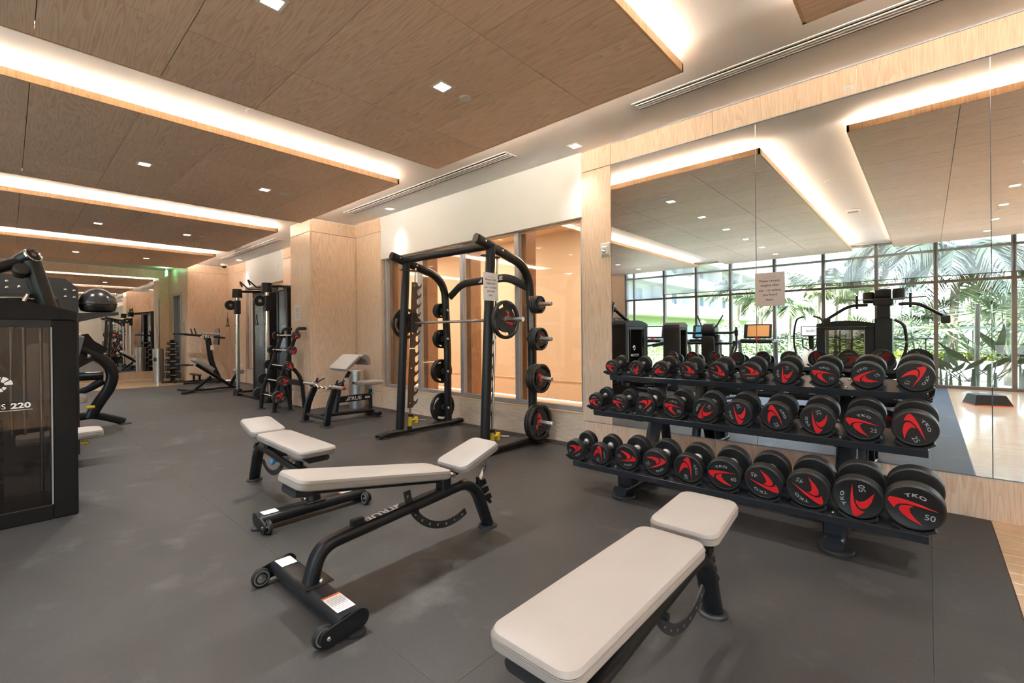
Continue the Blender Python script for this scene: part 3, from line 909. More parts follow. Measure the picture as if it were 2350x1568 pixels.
def bench(lab, loc, rz, p0, p1, s0, s1):
    t = thing('adjustable_bench', lab, 'weight bench', loc, rz, 'cream adjustable benches')
    K = M['black']
    MB().sweep([(-.345, .012, .062), (.345, .012, .062)], oval(.115, .072, 20)).build('base_beam', K, t)
    for s in (-1, 1):
        e = MB().prism([(y, z) for y, z in arc_pts((.045, .062), .040, -90, 90, 8) + arc_pts((-.085, .044), .034, 90, 270, 8)], frame((s * .345, 0, 0), (0, 1, 0), (0, 0, 1)), .010 * s)
        e.build('end_plate', K, t)
        wx = s * .322
        w = MB().lathe([(0, -.012), (.024, -.012), (.026, -.010), (.036, -.012), (.043, -.006), (.043, .006), (.036, .012), (.026, .010), (.024, .012), (0, .012)], (wx, -.092, .0435), (1, 0, 0), 32).build('wheel', M['rubber'], t)
        for q in (-1, 1):
            MB().lathe([(.0285, .0122), (.0345, .0127), (.0345, .0120), (.0285, .0115)], (wx, -.092, .0435), (q, 0, 0), 32).build('rim', M['silver'], w)
        MB().lathe([(0, .0165), (.009, .0165), (.009, .013), (.021, .0128), (.021, -.0128), (.009, -.013), (.009, -.0165), (0, -.0165)], (wx, -.092, .0435), (1, 0, 0), 24).build('hub', M['chrome'], w)
        MB().lathe([(0, .006), (.006, .005), (.009, 0), (0, 0)], (s * .3555, -.085, .044), (s, 0, 0), 12).build('axle_bolt', M['chrome'], t)
        MB().lathe([(0, .02), (.012, .02), (.036, .016), (.042, .012), (.042, 0), (0, 0)], (s * .335, .035, 0), (0, 0, 1), 24).build('rubber_foot', M['foot'], t)
    # main tube: rises from the base, runs up under the pad and turns down to the rear foot
    path = fillet([(0, .0, .09), (0, .045, .245), (0, .92, .318), (0, 1.02, .25), (0, 1.115, .018)], [0, .18, .14, .14, 0], 8)
    MB().sweep(path, oval(.084, .060, 24), up=(0, 0, 1)).build('main_tube', K, t)
    MB().box(-.062, -.045, .094, .062, .085, .102, b=.003).build('mounting_flange', K, t)
    for x, y in ((-.048, .03), (.048, .03)):
        MB().lathe([(0, .018), (.007, .018), (.010, .012), (.010, 0), (0, 0)], (x, y, .102), (0, 0, 1), 10).build('bolt', M['chrome'], t)
    MB().lathe([(0, .016), (.05, .016), (.058, .010), (.060, 0), (0, 0)], (0, 1.115, 0), (0, 0, 1), 28).build('rubber_foot', M['foot'], t)
    MB().box(-.016, .20, .278, .016, .265, .315, b=.004).build('rest_block', K, t)
    # hinge bracket between tube and pads
    MB().box(-.036, .735, .285, .036, .80, .40, b=.008).build('hinge_bracket', K, t)
    MB().cyl((-.085, .775, .412), (.085, .775, .412), .013, n=16).build('hinge_pin', M['steel'], t)
    def cushion(a, b, w, nm, taper):
        d = V((0, b[0] - a[0], b[1] - a[1])); L = d.length; d.normalize(); n = V((1, 0, 0)).cross(d)
        T = .048
        F = frame(V((0, a[0], a[1])) - n * T, (1, 0, 0), d)
        out = []
        for x, y in rrect(w, L, .045, 6):
            k = 1 - taper * (y / L + .5)
            out.append((x * k, y + L / 2))
        c = MB().pad(out, T, F).build(nm, M['vinyl'], t)
        MB().tube([F @ V((x * 1.001, y if False else (y - L / 2) * 1.001 + L / 2, T * .64)) for x, y in out] + [F @ V((out[0][0], out[0][1], T * .64))], .0013, 5).build('seam', M['seam'], c)
        return F, L, n
    F, L, n = cushion(p0, p1, .262, 'back_pad', .04)
    MB().box(-.034, .02, -.036, .034, L - .01, -.001, b=.006, m=F).build('pad_rail', K, t)
    m = MB().sweep([F @ V((0, .015, -.02)), F @ V((0, .09, -.02))], oval(.15, .036, 16), up=n); m.build('rail_cap', M['foot'], t)
    F2, L2, n2 = cushion(s0, s1, .262, 'seat_pad', .10)
    MB().box(-.034, .01, -.03, .034, L2 - .05, -.001, b=.006, m=F2).build('pad_rail', K, t)
    # toothed adjuster straps
    da = math.degrees(math.atan2(p1[1] - p0[1], p1[0] - p0[0])) + 10.4
    strap_holes(MB(), .79, .412, .285, 186 + da, 296 + da, 9, .040, .012, .020, .0085).build('adjuster_strap', M['grey_plate'], t)
    MB().sweep(fillet([F2 @ V((.02, L2 * .72, -.02)), F2 @ V((.02, L2 * .80, -.09)), V((.02, 1.035, .315))], .05, 6), [(-.0025, -.013), (.0025, -.013), (.0025, .013), (-.0025, .013)], up=(1, 0, 0)).build('seat_strap', M['chrome'], t)
    m = MB()
    for k in range(3):
        y, z = 1.04 + .022 * k, .30 - .05 * k
        m.prism([(y, z), (y + .05, z + .004), (y + .062, z - .028), (y + .02, z - .04)], frame((-.01, 0, 0), (0, 1, 0), (0, 0, 1)), .02)
    m.box(-.016, 1.03, .17, .016, 1.055, .325, b=.004)
    m.build('seat_ratchet', K, t)
    MB().cyl((.014, 1.115, .165), (.014, 1.128, .15), .011, n=10).build('ratchet_knob', K, t)
    MB().cyl((.022, .545, .268), (.052, .545, .268), .014, n=14).build('pin_housing', K, t)
    MB().lathe([(0, 0), (.008, 0), (.008, .02), (.020, .028), (.022, .044), (.016, .050), (0, .051)], (-.028, .545, .268), (-1, 0, 0), 20).build('pull_pin', M['blue'], t)
    # print and stickers
    dz = (.318 - .245) / (.92 - .045)
    Fl = frame((0, .38, .245 + dz * (.38 - .045) + .0306), (0, -1, -dz), (1, 0, 0))
    m = MB(); logo(m, Fl, .042); m.build('brand_print', M['print_w'], t)
    MB().box(-.325, -.028, .0985, -.235, .045, .0992).build('white_sticker', M['paper'], t)
    MB().box(.17, -.028, .0985, .31, .05, .0992).build('warning_sticker', M['paper'], t)
    MB().box(.17, -.028, .0993, .183, .05, .0997).build('sticker_stripe', M['orange'], t)
    m = MB()
    for k in range(9): m.box(.195 + k * .012, -.022, .0993, .199 + k * .012, .044, .0996)
    m.build('sticker_text', M['ink_l'], t)
    return t
bench('cream adjustable bench in the middle, seat tilted up, long pad sloping', (-2.05, .90, 0), 0, (-.09, .600), (.745, .455), (.80, .455), (1.11, .548))
bench('flat cream adjustable bench in the right foreground, before the dumbbell rack', (-.685, .90, 0), 0, (-.115, .478), (.715, .478), (.765, .478), (1.10, .512))
bench('cream adjustable bench at the left, turned sideways behind the middle one', (-3.06, 1.38, 0), R(90), (-.085, .452), (.715, .462), (.765, .462), (1.095, .530))
# ================================================================== weight cage with guided barbell
cage = thing('smith_machine', 'tall black cage with guided barbell and weight plates before the glazing', 'weight machine', (-3.965, 3.55, 0))
K = M['black']
PL, PR = -4.69, -3.24
def cw(m): return W2(m, cage)
for x, s in ((PL, -1), (PR, 1)):
    MB_ = MB().sweep(fillet([(x, 2.86, .020), (x, 2.95, .048), (x, 4.0, .048), (x, 4.12, .048)], .05, 4), oval(.12, .056, 16))
    cw(MB_).build('base_rail', K, cage)
    for y in (2.92, 4.02):
        cw(MB().lathe([(0, .016), (.062, .016), (.07, .010), (.07, 0), (0, 0)], (x, y, 0), (0, 0, 1), 24)).build('rubber_foot', M['foot'], cage)
    for y in (3.0, 3.06):
        cw(MB().lathe([(0, .006), (.007, .006), (.009, 0), (0, 0)], (x, y, .076), (0, 0, 1), 10)).build('bolt', M['dark_slot'], cage)
    cw(MB().tube([(x, 3.155, .06), (x, 3.265, 2.10)], .049, 24)).build('front_post', K, cage)
    top = fillet([(x, 3.075, 2.135), (x, 3.86, 1.925), (x, 3.90, 1.0), (x, 3.90, .06)], [0, .26, .01, 0], 10)
    cw(MB().sweep(top, oval(.085, .10, 20), up=(0, 1, .3))).build('top_rail', K, cage)
    cw(MB().sweep([(x, 3.055, 2.140), (x, 3.078, 2.134)], oval(.080, .096, 20), up=(0, 1, .3))).build('end_cap', M['rubber'], cage)
    # warning label on the right upright, its storage pegs
    for y, z in ((3.16, 2.12), (3.40, 2.055)):
        cw(MB().lathe([(0, .006), (.009, .004), (.011, 0), (0, 0)], (x + .043, y, z), (1, 0, 0), 12)).build('bolt', M['chrome'], cage)
    # guide rod with end stops
    gx = x - s * .03 + (-s) * .05
    gx = x + (.045 if s < 0 else -.01)
    cw(MB().cyl((gx, 3.262, .08), (gx, 3.372, 2.02), .0125, n=16)).build('guide_rod', M['chrome'], cage)
    cw(MB().cyl((gx, 3.262, .06), (gx, 3.264, .10), .028, n=16).cyl((gx, 3.275, .215), (gx, 3.277, .245), .028, n=16)).build('rod_collar', M['rubber'], cage)
    cw(MB().box(gx - .025, 3.15, 1.975, gx + .025, 3.39, 1.99, b=.004)).build('rod_bracket', K, cage)
    y0 = cw(MB().cyl((gx, 3.265, .10), (gx, 3.272, .21), .024, n=16).cyl((gx, 3.29, .165), (gx, 3.37, .17), .016, n=12).box(gx - .02, 3.34, .12, gx + .02, 3.375, .20, b=.006)).build('safety_stop', M['yellow'], cage)
    cw(MB().cyl((gx, 3.37, .16), (gx + .10, 3.42, .162), .009, n=10)).build('stop_pin', M['chrome'], cage)
    # rear plate with rows of catch hooks
    hx = x + .052 if s < 0 else x - .062
    gy = lambda z: (3.215 if s < 0 else 3.158) + (z - .3) * .0535
    m = MB()
    for za, zb in ((.32, 1.03), (1.045, 1.845)):
        nh = round((zb - za) / .114)
        poly = [(gy(za) + .01, za), (gy(zb) + .01, zb), (gy(zb) + .09, zb)]
        dz = (zb - za) / nh
        for k in range(nh):
            z1 = zb - dz * k; z = z1 - dz; g = gy(z1) + .09
            poly += [(g, z1 - dz * .12), (g + .004, z1 - dz * .30), (g + .018, z1 - dz * .40), (g + .036, z1 - dz * .38), (g + .050, z1 - dz * .26), (g + .062, z1 - dz * .14), (g + .066, z1 - dz * .16),
                     (g + .060, z1 - dz * .40), (g + .040, z1 - dz * .62), (g + .012, z1 - dz * .74), (g - .004, z1 - dz * .86)]
        poly.append((gy(za) + .09, za))
        m.prism(poly, frame((hx, 0, 0), (0, 1, 0), (0, 0, 1)), .008)
    cw(m).build('hook_plate', M['taupe'], cage)
    for z in (.38, .80, 1.22, 1.80):
        for dy in (.035,):
            cw(MB().lathe([(0, .012), (.010, .012), (.013, .006), (.013, 0), (0, 0)], (hx + .008, gy(z) + dy, z), (1, 0, 0), 12)).build('bolt', M['chrome'], cage)
    for z in (1.52, 1.147, .72, .245):
        cw(MB().lathe([(0, .275 if s > 0 else .24), (.021, .275 if s > 0 else .24), (.023, .271 if s > 0 else .236), (.023, .03), (.040, .03), (.040, .02), (0, .02)], (x + s * .02, 3.87, z), (s, 0, 0), 20)).build('storage_peg', M['steel'], cage)
        cw(MB().lathe([(0, .012), (.012, .011), (.018, .004), (.018, 0), (0, 0)], (x - s * .043, 3.87, z), (-s, 0, 0), 14)).build('peg_nut', M['chrome'], cage)
# front crossbar, arched rear crossbar
cw(MB().sweep([(PL, 3.22, 2.105), (PR, 3.22, 2.085)], oval(.075, .09, 16))).build('front_crossbar', K, cage)
yk = fillet([(PL + .03, 3.93, 1.70), (-4.42, 3.93, 1.855), (-3.62, 3.93, 1.865), (PR - .03, 3.93, 1.70)], .12, 6)
cw(MB().sweep(yk, oval(.095, .05, 16), up=(0, 1, 0))).build('arched_crossbar', K, cage)
m = MB(); m.add([(-4.10, 3.903, 1.835), (-4.03, 3.903, 1.835), (-4.035, 3.903, 1.885), (-4.06, 3.903, 1.86)], [(0, 1, 2, 3)]); logo(m, frame((-3.80, 3.903, 1.86), (1, 0, 0), (0, 0, 1)), .045)
cw(m).build('brand_print', M['print_w'], cage)
cw(MB().box(PR + .0425, 3.80, 1.24, PR + .0435, 3.875, 1.615)).build('warning_label', M['print_g'], cage)
cw(MB().box(PR + .0436, 3.80, 1.595, PR + .0441, 3.875, 1.615)).build('label_stripe', M['orange'], cage)
m = MB()
for k in range(26): m.box(PR + .0436, 3.805, 1.25 + k * .0125, PR + .044, 3.868, 1.254 + k * .0125)
cw(m).build('label_text', M['ink_l'], cage)
# guided barbell with its carriages
for a, b in ((PL - .30, PL - .02), (PR + .02, PR + .36)):
    cw(MB().cyl((a, 3.335, 1.345), (b, 3.335, 1.345), .0235, n=20)).build('bar_sleeve', M['steel'], cage)
cw(MB().cyl((PL, 3.335, 1.345), (PR, 3.335, 1.345), .0145, n=16)).build('bar', M['knurl'], cage)
for a in (PL + .28, PR - .35):
    cw(MB().cyl((a, 3.335, 1.345), (a + .02, 3.335, 1.345), .017, n=16)).build('grip_ring', M['silver'], cage)
for x, s in ((PL, -1), (PR, 1)):
    gx = x + (.045 if s < 0 else -.01)
    m = MB().box(gx - .032, 3.29, 1.24, gx + .032, 3.37, 1.47, b=.008)
    m.box(gx - .012, 3.36, 1.30, gx + .012, 3.45, 1.36, b=.006).prism([(3.36, 1.44), (3.44, 1.38), (3.42, 1.30), (3.36, 1.33)], frame((gx - .012, 0, 0), (0, 1, 0), (0, 0, 1)), .024)
    cw(m).build('carriage', M['rubber'], cage)

# ---------------- weight plates
pl_cache = {}
def plate_meshes(r, th, wt, grips=True):
    k = (r, wt)
    if k in pl_cache: return pl_cache[k]
    # spoke body in the yz plane, axis x; three grip slots near the rim cut right through
    m = MB(); N = 72; ri = .026
    r1, r2, r3 = r * .66, r * .83, r
    slot = lambda a: grips and any(abs((a - c + 180) % 360 - 180) < 33 for c in (90, 210, 330))
    def ring(rad, x): return [V((x, math.cos(2 * math.pi * i / N) * rad, math.sin(2 * math.pi * i / N) * rad)) for i in range(N)]
    # profile front: hub, dished web, rim
    h = th / 2
    prof = [(ri, h * .95), (r * .17, h * .95), (r * .19, h * .70), (r1, h * .62), (r2, h * .62), (r2 + .004, h * .95), (r3 - .005, h), (r3, h - .006)]
    vs = []; rows = []
    for x_s in (1, -1):
        rr_ = []
        for rad, x in prof:
            rr_.append(list(range(len(vs), len(vs) + N))); vs += ring(rad, x * x_s)
        rows.append(rr_)
    fs = []
    for sgn, rr_ in zip((1, -1), rows):
        for q in range(len(prof) - 1):
            for i in range(N):
                j = (i + 1) % N; am = 360 * (i + .5) / N
                if q == 3 and slot(am): continue
                f = (rr_[q][i], rr_[q + 1][i], rr_[q + 1][j], rr_[q][j])
                fs.append(f if sgn > 0 else f[::-1])
    A, B = rows
    for i in range(N):
        j = (i + 1) % N; am = 360 * (i + .5) / N
        fs.append((A[-1][i], B[-1][i], B[-1][j], A[-1][j])); fs.append((A[0][i], A[0][j], B[0][j], B[0][i]))
        if slot(am):
            fs.append((A[3][i], A[3][j], B[3][j], B[3][i])); fs.append((A[4][i], B[4][i], B[4][j], A[4][j]))
            ap = 360 * (i - .5) / N; an = 360 * (i + 1.5) / N
            if not slot(ap): fs.append((A[3][i], B[3][i], B[4][i], A[4][i]))
            if not slot(an): fs.append((A[3][j], A[4][j], B[4][j], B[3][j]))
    m.add(vs, fs)
    F = frame((h * .63, 0, 0), (0, 1, 0), (0, 0, 1))
    e = MB(); q = r * .62
    for P in (SW1, SW2):
        e.prism([(x * q * .95, y * q) for x, y in P], F, h * .25)
    g = MB().text(wt, frame((h * .63 + .0008, q * .02, -q * .62), (0, 1, 0), (0, 0, 1)), q * .30, .01)
    for c in (30, 150, 270):
        a = R(c)
        for ch, d in zip('TKO', (8, 0, -8)):
            b = R(c + d); g.text(ch, frame((h + .0006, math.cos(b) * r * .91, math.sin(b) * r * .91), (0, math.sin(b), -math.cos(b)), (0, math.cos(b), math.sin(b))), r * .07, .02)
    pl_cache[k] = (m.mesh('plate_body', M['plate']), e.mesh('swoosh_print', M['red']), g.mesh('plate_print', M['print_g']), MB().lathe([(ri + .006, -h), (ri + .006, h * 1.0), (ri - .001, h * 1.0), (ri - .001, -h)], (0, 0, 0), (1, 0, 0), 24).mesh('bore_ring', M['steel']))
    return pl_cache[k]
def plate(x, y, z, r, th, wt, ang, face, lab, grp):
    b, e, g, br2 = plate_meshes(r, th, wt)
    t = thing('weight_plate', lab, 'weight plate', (x, y, z), group=grp)
    t.rotation_euler = (R(ang), 0, R(180) if face < 0 else 0)
    for me, nm in ((b, 'plate_body'), (e, 'swoosh_print'), (g, 'plate_print'), (br2, 'bore_ring')): inst(me, nm, t)
PY, PZ = 3.87, (1.52, 1.147, .72, .245)
gr = 'weight plates on the cage'
plate(PR + .13, 3.335, 1.345, .193, .040, '45', 165, 1, 'black 45 pound plate loaded on the right end of the barbell', gr)
plate(PL - .13, 3.335, 1.345, .193, .040, '45', 20, -1, 'black 45 pound plate loaded on the left end of the barbell', gr)
spec = [(.098, .030, '5', 3, 'smallest 5 pound'), (.124, .034, '10', 3, 'rather small 10 pound'), (.158, .036, '25', 3, 'wide 25 pound'), (.193, .044, '45', 2, 'largest 45 pound')]
for s, x0, side in ((1, PR + .055, 'right'), (-1, PL - .055, 'left')):
    for (r, th, wt, n, nm), z, a in zip(spec, PZ, (170, 200, -30, -60)):
        n = n if s > 0 else (3 if wt == '5' else 2 if wt != '45' else 1)
        if wt == '45' and s > 0: n = 2
        x = x0
        for k in range(n):
            x += s * th / 2
            pos = {1: 'only', 2: ('inner', 'outer'), 3: ('inner', 'middle', 'outer')}[n]
            pos = pos if n == 1 else pos[k]
            plate(x, PY, z - .001, r, th, wt, a + 23 * k * (n - 1 - k), s, '%s plate, %s one on the %s rear storage peg' % (nm, pos, side), gr)
            x += s * (th / 2 + .0015)

# paper signs
def sign(loc, ex, ey, w, h, lines, lab, mt='paper', head=True):
    F = frame(loc, ex, ey)
    t = tag(MB().box(-w / 2, -h / 2, 0, w / 2, h / 2, .0012, m=F).build('paper_sign', M[mt]), lab, 'sign')
    m = MB(); hd_ = MB()
    y = h * .36
    if head:
        hd_.text('NAUTILUS 220', F @ Matrix.Translation((0, y, .0016)) @ Matrix.Diagonal((1.1, 1, 1, 1)), h * .032, .01)
        hd_.box(-w * .26, y - h * .032, .0014, w * .26, y - h * .028, .0016, m=F)
        hd_.build('heading', M['ink_l'], t)
    y -= h * .105
    for s in lines:
        m.text(s, F @ Matrix.Translation((0, y, .0016)), h * .066, .016); y -= h * .14
    m.build('lettering', M['ink'], t)
    return t
LN = ['Please re-rack', 'weights after', 'use -- to where', 'you found', 'them.']
sign((-.945, D - .004, 1.545), (1, 0, 0), (0, 0, 1), .215, .272, LN, 'lilac paper notice taped on the mirror above the dumbbells', 'paper_p')
sign((PR + .052, 3.208, 1.67), (0, 1, .0), (0, -.0, 1), .205, .275, LN, 'white paper notice taped on the right front post of the cage')
sign((-7.985, 3.343, 1.60), (1, 0, 0), (0, 0, 1), .21, .27, LN, 'white paper notice on the oak pier behind the barbell rack')
sign((-14.85, 3.198, 1.45), (1, 0, 0), (0, 0, 1), .20, .42, LN, 'white paper notice on the wall right of the far door')
t = tag(MB().box(-.447, D - .003, 2.957, -.392, D - .001, 2.995).build('white_label', M['paper']), 'tiny white label on the oak band above the mirror', 'label')
m = MB()
for k in range(4): m.box(-.438 + .004 * (k % 2), D - .0034, 2.964 + k * .007, -.402 - .004 * (k % 2), D - .003, 2.966 + k * .007)
m.build('lettering', M['ink_l'], t)
# strobe alarm on the pilaster, camera, exit sign, outlets
t = thing('alarm_strobe', 'white fire alarm strobe on the oak pilaster left of the mirror', 'alarm', (-2.45, D, 2.06))
MB().box(-.058, -.022, -.072, .058, 0, .072, b=.012).build('housing', M['plastic'], t)
MB().box(-.040, -.045, -.055, .040, -.020, .035, b=.012).build('cover', M['plastic'], t)
MB().lathe([(0, .012), (.018, .008), (.024, 0), (0, 0)], (0, -.044, -.012), (0, -1, 0), 16).build('strobe_lens', M['chrome'], t)
t = thing('dome_camera', 'white dome security camera at the ceiling corner of the far pier', 'security camera', (-13.95, 3.92, ZC))
MB().lathe([(0, -.055), (.075, -.055), (.085, -.03), (.085, 0), (0, 0)], n=28).build('base', M['plastic'], t)
MB().lathe([(0, -.11), (.03, -.105), (.055, -.085), (.06, -.055), (0, -.055)], n=24).build('dome', M['ball'], t)
t = thing('exit_sign', 'glowing green exit sign hanging from the ceiling at the far end', 'exit sign', (-15.75, 3.0, ZC))
MB().cyl((0, 0, -.09), (0, 0, 0), .008, n=8).build('stem', M['plastic'], t)
MB().box(-.15, -.008, -.24, .15, .008, -.085, b=.003).build('panel_body', M['exit_g'], t)
for q in (-1, 1):
    MB().text('EXIT', frame((0, .0086 * q, -.163), (-q, 0, 0), (0, 0, 1)), .10, .02).build('lettering', M['hedge'], t)
lamp('POINT', 'exit_glow', (0, -.03, -.06), .5, (.35, 1, .5), t, shadow_soft_size=.05)
def outlet(x, y, z, n, lab):
    F = frame((x, y, z), (1, 0, 0), (0, 0, 1)) if n == 'y' else frame((x, y, z), (0, 1, 0), (0, 0, 1))
    t = tag(MB().box(-.028, -.045, 0, .028, .045, .005, b=.002, m=F).build('wall_plate', M['plastic']), lab, 'wall plate')
    MB().box(-.013, .006, .005, .013, .026, .007, m=F).box(-.013, -.026, .005, .013, -.006, .007, m=F).build('socket', M['white'], t)
outlet(-5.22, D + .0055, 2.79, 'y', 'white blank plate high on the white wall above the cage')
outlet(-10.95, D + .0055, 2.8, 'y', 'white plate high on the far white wall above the cable machine')
outlet(-3.95, 6.749, .62, 'y', 'socket on the far wall of the room behind the glass')
outlet(-14.7, 3.1985, 2.0, 'y', 'wall plate high on the wall right of the far door')
outlet(-13.45, D - .0005, .45, 'y', 'low socket on the oak wall behind the cable column')
# wire collars left on the sill
wcg = 'chrome spring collars on the sill'
for k, (x, lab) in enumerate(((-5.48, 'left'), (-5.32, 'middle'), (-5.17, 'right'))):
    t = thing('spring_collar', 'chrome spring barbell collar, the ' + lab + ' one on the window sill', 'barbell collar', (x, D + .045, .3402), R(40 * k), wcg)
    m = MB(); pts = [(.026 * math.cos(a * .5), -.02 + a * .0022, .030 + .026 * math.sin(a * .5)) for a in range(0, 38)]
    m.tube(pts, .003, 6); m.build('coil', M['chrome'], t)
    MB().tube([pts[0], (.07, -.02, .04)], .0032, 6).tube([pts[-1], (.02, .065, .095)], .0032, 6).build('lever', M['chrome'], t)
# ================================================================== preacher bench
pb = thing('preacher_bench', 'black preacher curl bench with cream arm pad and seat by the oak pier', 'weight bench', (-6.17, 2.81, 0))
for s in (-1, 1):
    x = s * .315
    MB().sweep(fillet([(x, 0, .01), (x + s * .0, .035, .25), (x - s * .0 + s * -.02, .14, .50)], .1, 6), oval(.095, .048, 14), up=(1, 0, 0)).build('leg', K, pb)
    MB().box(x - .06, -.06, 0, x + .06, .07, .012, b=.004).build('rubber_foot', M['foot'], pb)
    MB().sweep(fillet([(x - s * .02, .10, .49), (x - s * .02, .06, .50), (x - s * .02, .15, .545), (x - s * .02, .17, .60)], .03, 5), oval(.03, .02, 10), up=(1, 0, 0)).build('bar_catch', M['rubber'], pb)
    MB().tube([(x - s * .02, .12, .50), (x - s * .02, .20, .56), (x - s * .02, .27, .585)], .011, 10).build('catch_arm', M['rubber'], pb)
MB().sweep([(-.30, .02, .10), (.30, .02, .10)], oval(.05, .05, 10)).build('front_stretcher', K, pb)
MB().sweep([(0, .02, .105), (0, .87, .085)], oval(.075, .05, 14)).build('lower_beam', K, pb)
MB().box(-.02, .33, .25, .02, .85, .34, b=.006).build('upper_beam', K, pb)
MB().sweep([(-.03, .30, .12), (-.03, .36, .50)], oval(.075, .07, 12), up=(1, 0, 0)).sweep([(-.01, .33, .40), (0, .50, .68)], oval(.055, .05, 12), up=(1, 0, 0)).build('pad_post', K, pb)
MB().box(.029, .40, .505, .031, .455, .60, m=Matrix.Rotation(0, 4, 'X')).build('label', M['paper'], pb)
MB().sweep([(0, .83, .06), (0, .83, .40)], oval(.06, .05, 12), up=(0, 1, 0)).build('seat_post', K, pb)
MB().cyl((0, .83, .38), (0, .83, .475), .016, n=14).build('seat_stem', M['silver'], pb)
MB().sweep([(-.17, .87, .045), (.17, .87, .045)], oval(.09, .05, 14)).build('rear_beam', K, pb)
for s in (-1, 1):
    MB().lathe([(0, .012), (.045, .012), (.05, .008), (.05, 0), (0, 0)], (s * .15, .87, 0), (0, 0, 1), 20).build('rubber_foot', M['foot'], pb)
    MB().lathe([(0, -.012), (.03, -.012), (.034, 0), (.03, .012), (0, .012)], (s * .185, .87, .05), (1, 0, 0), 20).build('end_cap', M['rubber'], pb)
d = V((0, .60, .52)).normalized()
F = frame(V((0, .335, .70)), (1, 0, 0), d)
MB().pad([(x, y + .15) for x, y in rrect(.50, .30, .035, 4)], .05, F).build('arm_pad', M['vinyl'], pb)
m = MB(); T = .052
prof = [(.545, .905), (.58, .925), (.62, .925), (.66, .905), (.685, .86), (.69, .79), (.645, .775), (.635, .83), (.60, .865), (.565, .865)]
m.prism([(y, z) for y, z in prof], frame((-.25, 0, 0), (0, 1, 0), (0, 0, 1)), .50).build('rolled_pad_edge', M['vinyl'], pb)
MB().pad([(x * (1 - .2 * (y > 0)), y) for x, y in rrect(.30, .40, .09, 5)], .05, frame((0, .82, .472), (1, 0, 0), (0, 1, 0))).build('seat', M['vinyl'], pb)
MB().lathe([(0, .035), (.018, .032), (.02, .015), (.008, 0), (0, 0)], (.03, .83, .34), (1, 0, 0), 16).build('pull_knob', M['blue'], pb)
m = MB(); logo(m, frame((.0206, .545, .295), (0, 1, 0), (0, 0, 1)), .05); m.box(.0203, .73, .275, .0207, .81, .305).build('brand_print', M['print_w'], pb)
MB().box(-.01, .50, .1085, .02, .62, .1095).build('sticker', M['paper'], pb)

# EZ curl bar in the catches
ez = thing('curl_bar', 'chrome cambered curl bar resting in the preacher bench catches', 'barbell', (-6.12, 2.895, .522))
z0 = .0
MB().tube(fillet([(-.42, 0, 0), (-.20, 0, 0), (-.13, 0, -.05), (-.07, 0, -.01), (0, 0, -.045), (.07, 0, -.01), (.13, 0, -.05), (.20, 0, 0), (.42, 0, 0)], .025, 4), .0135, 12).build('bar', M['chrome'], ez)
for s in (-1, 1):
    MB().cyl((s * .27, 0, 0), (s * .58, 0, 0), .024, n=18).build('bar_sleeve', M['steel'], ez)
    MB().cyl((s * .25, 0, 0), (s * .275, 0, 0), .034, n=18).build('bar_collar', M['chrome'], ez)
    MB().cyl((s * .58, 0, 0), (s * .586, 0, 0), .018, n=16).build('end_print', M['red'], ez)

# trash cans
def bin_(x, y, r, h, lab, slot=False):
    t = thing('trash_can', lab, 'trash can', (x, y, 0), group='round steel trash cans')
    MB().lathe([(0, 0), (r, 0), (r, h - .01), (r - .008, h), (r * .78, h), (r * .76, h - .02), (0, h - .02)], n=40).build('body', M['steel'], t)
    MB().lathe([(0, h + .004), (r * .7, h + .004), (r * .76, h), (r * .76, h - .02), (0, h - .02)], n=40).build('lid', M['silver'], t)
    if slot: MB().box(.0, -r - .004, h * .62, r * .9, -r * .3, h * .74, b=.01).build('flap', M['print_d'], t)
    else: MB().lathe([(0, .004), (.022, .004), (.022, 0), (0, 0)], (r * .62, -r * .80, .42), (.62, -.78, 0), 16).build('keyhole', M['dark_slot'], t)
bin_(-7.08, 3.93, .135, .63, 'steel trash can half hidden behind the preacher bench')
bin_(-15.3, 2.72, .12, .90, 'slim steel trash can at the far end by the mirror', True)

# ================================================================== fixed barbell rack
bk = thing('barbell_rack', 'black slanted rack of fixed barbells before the oak pier', 'barbell rack', (-7.91, 2.82, 0))
for s in (-1, 1):
    x = s * .28
    MB().sweep(fillet([(x, 0, .01), (x, .02, .28), (x, .36, 1.27)], .1, 6), oval(.062, .05, 12), up=(1, 0, 0)).build('front_post', K, bk)
    MB().box(x - .05, -.05, 0, x + .05, .05, .012, b=.003).build('rubber_foot', M['foot'], bk)
    MB().sweep(fillet([(x, .13, .66), (x, .28, .70), (x, .43, .50), (x, .47, .02)], [0, .10, .16, 0], 6), oval(.062, .05, 12), up=(1, 0, 0)).build('rear_leg', K, bk)
    MB().sweep(fillet([(x, .12, .50), (x, .20, .30), (x, .25, .02)], .1, 5), oval(.05, .045, 12), up=(1, 0, 0)).build('brace', K, bk)
    MB().box(x - .05, .20, 0, x + .05, .30, .012, b=.003).build('rubber_foot', M['foot'], bk)
    MB().tube(fillet([(x, .345, 1.23), (x, .365, 1.325), (x, .505, 1.325)], .08, 6), .026, 14).build('push_handle', M['rubber'], bk)
MB().box(-.28, .40, .38, .28, .44, .47, b=.008).build('cross_beam', K, bk)
BBs = [(3.115, 1.216, .062), (3.045, .973, .070), (2.985, .726, .077), (2.90, .490, .086), (2.835, .250, .096)]
